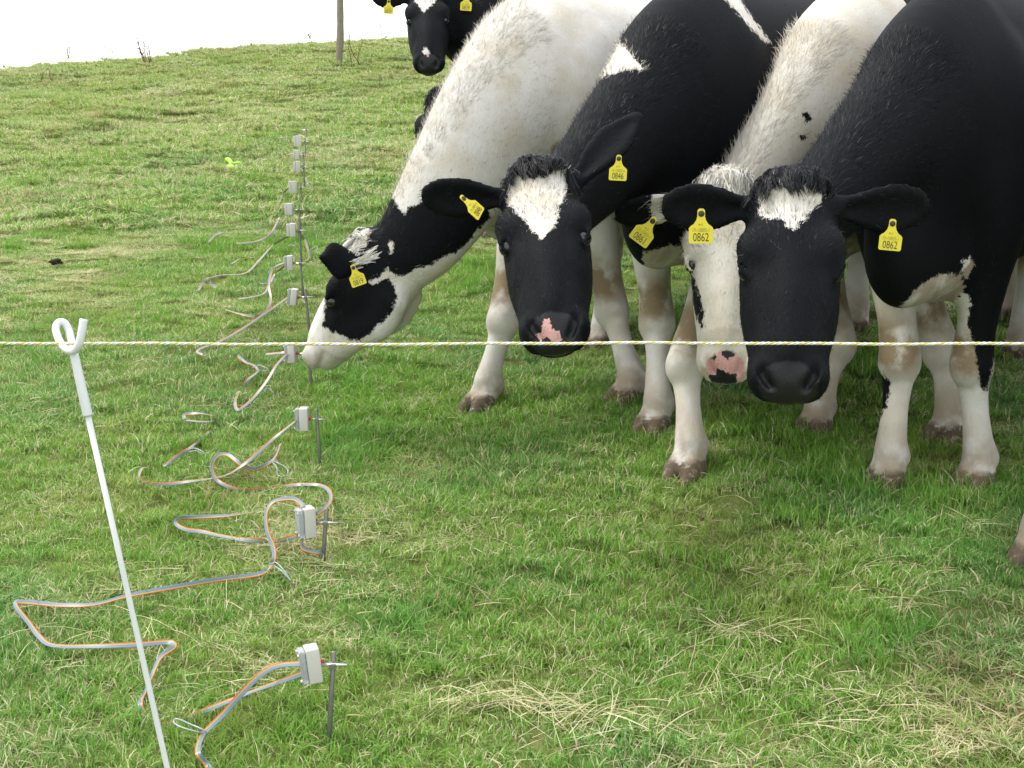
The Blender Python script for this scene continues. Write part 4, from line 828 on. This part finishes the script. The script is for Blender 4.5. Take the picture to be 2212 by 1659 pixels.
def build_lime():
    rg = np.random.default_rng(4); o0 = G(497, 362); root = thing('plastic_scrap', 'small bright lime green plastic scrap lying in the grass', 'plastic scrap', o0)
    for nm, pts, r in (('lobe', [(486, 354, .08), (491, 344, .12), (499, 352, .10), (494, 360, .08)], .017), ('lobe', [(484, 369, .06), (493, 360, .08), (505, 362, .075), (500, 372, .06)], .017), ('spike', [(500, 354, .09), (512, 352, .09), (524, 351, .085)], .009)):
        P = spline(np.array([G(*p) for p in pts]), 4); mb = MB(); n = len(P); V, F = tube(P, r * np.sin(np.linspace(.35, 2.9, n)), 8); mb.add(V, F); obj(nm, mb.mesh(nm, True), MAT['lime'], root)
build_lime()
def build_dung():
    rg = np.random.default_rng(8); p0 = G(124, 580); mb = MB()
    for i in range(5):
        u, v = np.meshgrid(np.linspace(0, 2 * math.pi, 11)[:-1], np.linspace(-1.3, 1.3, 6)); pts = np.stack([np.cos(v) * np.cos(u), np.cos(v) * np.sin(u), np.sin(v)], -1).reshape(-1, 3) * np.array([.024, .018, .012]) * rg.uniform(.6, 1.1) * (1 + .12 * rg.normal(0, 1, (60, 1)))
        F = [(a * 10 + j, a * 10 + (j + 1) % 10, (a + 1) * 10 + (j + 1) % 10, (a + 1) * 10 + j) for a in range(5) for j in range(10)]; mb.add(pts + p0 + [rg.normal(0, .03), rg.normal(0, .02), .025 + .005 * i], F)
    o = obj('dung_clod', mb.mesh('dung_clod', True), plain('dark dung', (.035, .028, .02), .8, .2, .4, 40, .6), at=p0); tag(o, 'small dark clod of dung lying in the open grass', 'dung')
build_dung()
def build_far_posts():
    foot = G(730, 148); d = float(depth(foot)); top = W(738, -40, d); rg = np.random.default_rng(2)
    s = np.linspace(-.1, 1, 12); P = foot + (top - foot) * s[:, None]; P[:, 0] += .012 * np.sin(s * 5); mb = MB(); V, F = tube(P, np.interp(s, (-.1, 0, .5, 1), (.05, .048, .042, .040)) * (1 + .05 * rg.normal(0, 1, 12)), 10)
    mb.add(V, F); o = obj('wooden_fence_post', mb.mesh('p', True), MAT['wood'], at=foot); tag(o, 'weathered grey wooden fence post standing on the hill', 'fence post')
    foot = W(829, 70, 19.2); foot[2] = terr(foot[0], foot[1]) - .1; top = foot + np.array([-.05, 0, .40]); root = thing('fence_stake', 'thin far metal stake with a short arm on the hill crest', 'fence stake', foot)
    mb = MB(); mb.add(*tube([foot, top], .006, 6)); obj('stake_rod', mb.mesh('r'), MAT['steel'], root); mb = MB(); mb.add(*tube([top, top + [-.14, 0, -.02]], .005, 6)); obj('arm', mb.mesh('a'), MAT['steel'], root)
build_far_posts()
def weed(px, py, hpx, n, seed, label, lean=0):
    rg = np.random.default_rng(seed); foot = G(px, py); d = float(depth(foot)); H = hpx * d / FOC; root = thing('dead_weed', label, 'weed', foot, 'dead weed stalks on the hill')
    for i in range(n):
        a = rg.normal(lean, .28); b = rg.normal(0, .25); h = H * rg.uniform(.55, 1.0); t = np.linspace(0, 1, 7)[:, None]; P = foot + rg.normal(0, .05, 3) * [1, 1, 0] + np.concatenate([a * h * t ** 1.3 + .02 * np.sin(t * 6 + i), b * h * t, h * t - .03], 1)
        mb = MB(); mb.add(*tube(P, np.linspace(.008, .0026, 7), 5))
        for j in range(10):      # seed clusters and side twigs
            q = P[0] + (P[-1] - P[0]) * rg.uniform(.4, 1); q = P[min(6, 3 + j % 4)] + rg.normal(0, .006, 3); mb.add(*tube([q, q + rg.normal(0, .035, 3) + [0, 0, .03]], [.003, .0012], 4))
        obj('stalk', mb.mesh('stalk'), MAT['weed'], root)
weed(318, 148, 70, 8, 1, 'clump of several tall brown dead weed stalks on the hill', -.05)
weed(775, 150, 80, 3, 2, 'thin brown dead weed stalks right of the wooden fence post'); weed(150, 125, 38, 3, 3, 'faint thin dead weed stalks on the left of the hill crest'); weed(115, 185, 30, 2, 4, 'small short dead weed stalk low on the left of the hill'); weed(238, 112, 26, 2, 5, 'tiny dead weed stalk on the crest beside the big clump'); weed(665, 82, 18, 3, 6, 'small bushy dead weed on the crest left of the fence post')
weed(648, 158, 26, 3, 7, 'short dark dead weed in the brown grass left of the fence post')

# ---------------------------------------------------------------- the cows
MAT['coat'] = coat_material('cow coat'); MAT['coat_d'] = coat_material('cow coat cream', (.58, .55, .48)); 
fT = (0, -1, .12)
def GH(px, py):
    """where a hoof stands whose foot sinks out of sight in the grass at this pixel"""
    p = G(px, py, .006); return np.array([p[0], p[1], float(terr(p[0], p[1])) - .022])
COWS = []
COWS.append(dict(label='white bodied cow with black neck and cheek stretching to sniff a sensor box', seed=1, at=(.165, 4.44), fwd=(-.66, -.75), base='w', mat='coat', vx=.0078, hairs=78000, slope=.02,
    poll=(778, 512, 3.98), muz=(647, 745, 4.16), face=(-.9, .28, .38), hs=.98, jd=1.14, earL=dict(tip=(694, 556, 3.82), n=(.2, .9, -.35), w=1.2, pt=.25), frontmarks=False, nh=(.10, .13, .165, .21, .27, .31), crest=.042, locklift=.35, lockcol='w', lock=900, locklen=1.35, clumps=30, n1=.22, nf=.6,
    legs=dict(FR=dict(hoof=GH(1030, 884), knee=(1090, 690, 4.36)), FL=dict(hoof=GH(1342, 870), knee=(1322, 668, 4.40))), socks=False,
    marks=[(0, ['neck', 'head', 'jaw', 'ear'], [(780, 480), (815, 455), (849, 425), (862, 452), (872, 464), (882, 448), (905, 440), (930, 426), (985, 412), (1040, 415), (1060, 470), (1030, 500), (1015, 520), (985, 545), (955, 558), (935, 572), (905, 578), (880, 592), (858, 596), (835, 580), (815, 600), (800, 608), (780, 600), (690, 600), (680, 545), (740, 545), (790, 530)]),
           (0, ['head', 'jaw', 'ear', 'neck'], [(690, 550), (742, 548), (830, 560), (800, 606), (840, 600), (858, 634), (852, 662), (835, 690), (812, 705), (800, 722), (780, 735), (757, 735), (735, 722), (715, 715), (697, 705), (703, 650), (690, 620)]),
           (0, ['ear'], [(600, 400), (900, 400), (900, 700), (600, 700)]), (1, ['head', 'neck'], [(732, 500), (745, 484), (790, 476), (798, 500), (785, 525), (762, 548), (736, 550)]), (1, ['neck', 'head'], [(838, 527), (846, 522), (851, 546), (843, 549)]), (1, ['head', 'jaw', 'neck'], [(800, 612), (822, 594), (838, 578), (842, 590), (822, 606), (806, 616)])],
    pinkbase=.02, tags=[dict(at=(777, 617, 3.78), w=.045, roll=-19, num='0819', code='19-10805-5', second=-.010)]))
COWS.append(dict(label='black cow with big white forehead triangle, head tilted and one ear raised', seed=2, at=(.55, 3.97), fwd=(-.5, -.87), base='b', slope=.09, mat='coat', vx=.0078, hairs=78000,
    poll=(1158, 350, 3.08), muz=(1194, 692, 2.77), face=(-.05, -1, .14), hs=.98, nz=-.35, nh=(.085, .095, .12, .165, .235, .29), earR=dict(tip=(917, 423, 3.10), n=(.1, -1, -.35)), earL=dict(tip=(1380, 250, 3.14), n=(-.5, -1, .1), w=.95, pt=.6), lock=1000,
    legs=dict(FL=dict(hoof=GH(1475, 1030), knee=(1481, 785, 3.72)), FR=dict(hoof=GH(1405, 932), knee=(1420, 695, 4.10))),
    marks=[(1, ['head'], [(1092, 382), (1088, 427), (1120, 462), (1168, 515), (1203, 482), (1206, 455), (1224, 410), (1224, 364), (1203, 363), (1175, 385), (1137, 389), (1113, 378)]), (1, ['head'], [(1166, 690), (1186, 683), (1197, 700), (1190, 712), (1174, 712)]),
           (1, ['neck', 'torso'], [(1278, 180), (1310, 130), (1340, 92), (1368, 125), (1392, 152), (1340, 152), (1300, 168)]), (1, ['torso'], [(1560, -10), (1592, -10), (1640, 58), (1664, 92), (1650, 90), (1610, 46)]), (1, ['brisket', 'torso', 'FL', 'FR'], [(1389, 545), (1392, 600), (1400, 640), (1480, 640), (1500, 540), (1450, 530)])],
    pinks=[(1, [(1172, 691), (1186, 687), (1193, 712), (1207, 715), (1217, 736), (1189, 745), (1172, 741), (1154, 722), (1170, 719)]), (0, [(1170, 733), (1185, 728), (1190, 742), (1176, 746)])],
    tags=[dict(at=(1334, 390, 3.06), w=.042, roll=3, num='0846', code='19-10805-6'), dict(at=(1040, 463, 3.02), w=.046, roll=-40, face=(.62, -.6, .5), num='0846', code='19-10805-6')]))
COWS.append(dict(label='black cow with small white forehead patch and tag 0862 in each ear', seed=3, at=(1.16, 3.52), fwd=(-.6, -.8), base='b', slope=.08, mat='coat', vx=.0078, hairs=78000, wide=.95,
    poll=(1714, 378, 2.72), muz=(1704, 810, 2.52), face=(-.20, -1, .22), hs=.98, nw=1.06, nz=-.4, nh=(.085, .095, .115, .16, .23, .29), earR=dict(tip=(1437, 446, 2.80), n=(0, -1, -.25), w=1.05), earL=dict(tip=(1997, 448, 2.82), n=(0, -1, -.25), w=1.05), lock=1100, locklen=.8,
    legs=dict(FR=dict(hoof=GH(1905, 1052), knee=(1945, 775, 3.56)), FL=dict(hoof=GH(2098, 1056), knee=(2098, 785, 3.52)), HR=dict(hoof=GH(2195, 778))),
    marks=[(1, ['head'], [(1638, 424), (1674, 404), (1710, 412), (1745, 404), (1776, 422), (1770, 444), (1746, 464), (1713, 497), (1686, 470), (1646, 470)]), (1, ['torso', 'brisket'], [(1940, 670), (1985, 618), (2010, 600), (2040, 592), (2075, 595), (2085, 620), (2060, 660), (1960, 690)]), (1, ['torso', 'FL', 'brisket'], [(2078, 565), (2095, 558), (2103, 575), (2090, 602), (2080, 598)]),
           (0, ['FL'], [(2085, 560), (2095, 660), (2088, 700), (2105, 740), (2112, 800), (2120, 845), (2133, 845), (2150, 780), (2165, 700), (2260, 500), (2100, 500)]), (0, ['FR'], [(1895, 800), (1925, 825), (1915, 875), (1900, 900)])],
    tags=[dict(at=(1514, 526, 2.70), w=.0505, roll=0, num='0862', code='19-10805-1'), dict(at=(1921, 541, 2.72), w=.046, roll=4, face=(-.25, -1, .1), num='0862', code='19-10805-1', second=.006)]))
COWS.append(dict(label='white faced cow with pink spotted nose and tag 0861 in its black ear', seed=4, at=(1.06, 4.09), fwd=(-.6, -.8), base='w', mat='coat_d', vx=.0078, hairs=78000, wide=.9, spots=-.05, spb=-.02, slope=.08,
    poll=(1568, 378, 3.42), muz=(1566, 790, 3.26), face=(-.20, -1, .16), hs=.98, nw=.9, nz=-.4, nh=(.085, .095, .12, .165, .235, .29), earR=dict(tip=(1334, 462, 3.44), n=(0, -1, -.5), w=.95), earL=dict(tip=(1775, 470, 3.60)), lockcol='w', lock=1500, locklen=1.15, locklift=.45, crest=.055,
    legs=dict(FR=dict(hoof=GH(1752, 937), knee=(1812, 745, 4.02)), FL=dict(hoof=GH(2035, 950), knee=(2035, 760, 3.93))),
    marks=[(0, ['head', 'jaw'], [(1478, 575), (1488, 600), (1496, 650), (1505, 690), (1517, 712), (1521, 690), (1515, 650), (1506, 622), (1496, 594)]), (0, ['ear'], [(1300, 400), (1410, 400), (1405, 450), (1425, 500), (1470, 520), (1470, 600), (1300, 600)]), (0, ['neck', 'torso'], [(1735, 245), (1748, 243), (1752, 258), (1742, 266)]), (0, ['neck', 'torso'], [(1724, 290), (1742, 288), (1746, 300), (1730, 302)])],
    pinkbase=.02, pinks=[(0, [(1524, 752), (1534, 748), (1542, 758), (1548, 768), (1543, 780), (1532, 772)]), (0, [(1562, 752), (1578, 748), (1592, 755), (1590, 765), (1572, 776), (1560, 768)]), (0, [(1528, 808), (1545, 812), (1550, 796), (1562, 800), (1575, 808), (1592, 806), (1590, 830), (1530, 830)])],
    tags=[dict(at=(1376, 524, 3.36), w=.056, roll=36, num='0861', code='19-10805-9')]))
COWS.append(dict(label='black cow mostly hidden behind the white bodied cow, only its brow showing', seed=5, at=(.34, 5.28), fwd=(-.6, -.8), base='b', mat='coat', vx=.013, hairs=9000, hwid=1.5,
    earR=dict(tip_h=(-.04, -.10, -.20)), earL=dict(tip_h=(-.04, .10, -.20)), poll=(954, 192, 5.08), muz=(926, 350, 4.74), face=(-.3, -1, .3), hs=.95, legs=dict(FL=dict(hoof=GH(1285, 754)), FR=dict(hoof=GH(1200, 720))), lock=500))
COWS.append(dict(label='black cow with white blaze standing behind, head held high against the sky', seed=6, at=(.02, 6.95), fwd=(-.5, -.87), base='b', mat='coat', vx=.010, hairs=24000, hwid=1.4, H=1.36,
    poll=(921, -40, 6.36), muz=(926, 125, 6.12), face=(.05, -1, .15), hs=.96, earR=dict(tip=(806, -8, 6.42), n=(0, -1, -.3), w=1.1), earL=dict(tip=(1043, -18, 6.45), n=(0, -1, -.3), w=1.1), legs={}, lock=500,
    marks=[(1, ['head'], [(885, -45), (950, -45), (941, 2), (933, 12), (921, 20), (914, 28), (905, 12), (896, 2)]), (1, ['head'], [(914, 108), (919, 102), (928, 107), (929, 116), (922, 122), (915, 117)])], pinks=[(1, [(918, 113), (927, 114), (928, 124), (922, 122)])],
    tags=[dict(at=(838.5, 30, 6.34), w=.049, roll=3, num='0839', code='19-10805-2'), dict(at=(1006, 23, 6.36), w=.056, roll=4, num='0839', code='19-10805-2')]))
COWS.append(dict(label='cow stepping in beside the 0862 cow, only one brown stained hoof showing', seed=7, at=(1.92, 3.42), fwd=(-.6, -.8), base='b', mat='coat', vx=.013, hairs=9000, hwid=1.5,
    poll=(2930, 500, 2.95), muz=(2960, 900, 2.70), face=(.3, -1, .15), hs=.95, legs=dict(FR=dict(hoof=GH(2228, 1222))), lock=500, sock=.12))
for c in COWS: make_cow(c, MAT)
print('script done', round(time.time() - T0, 1))
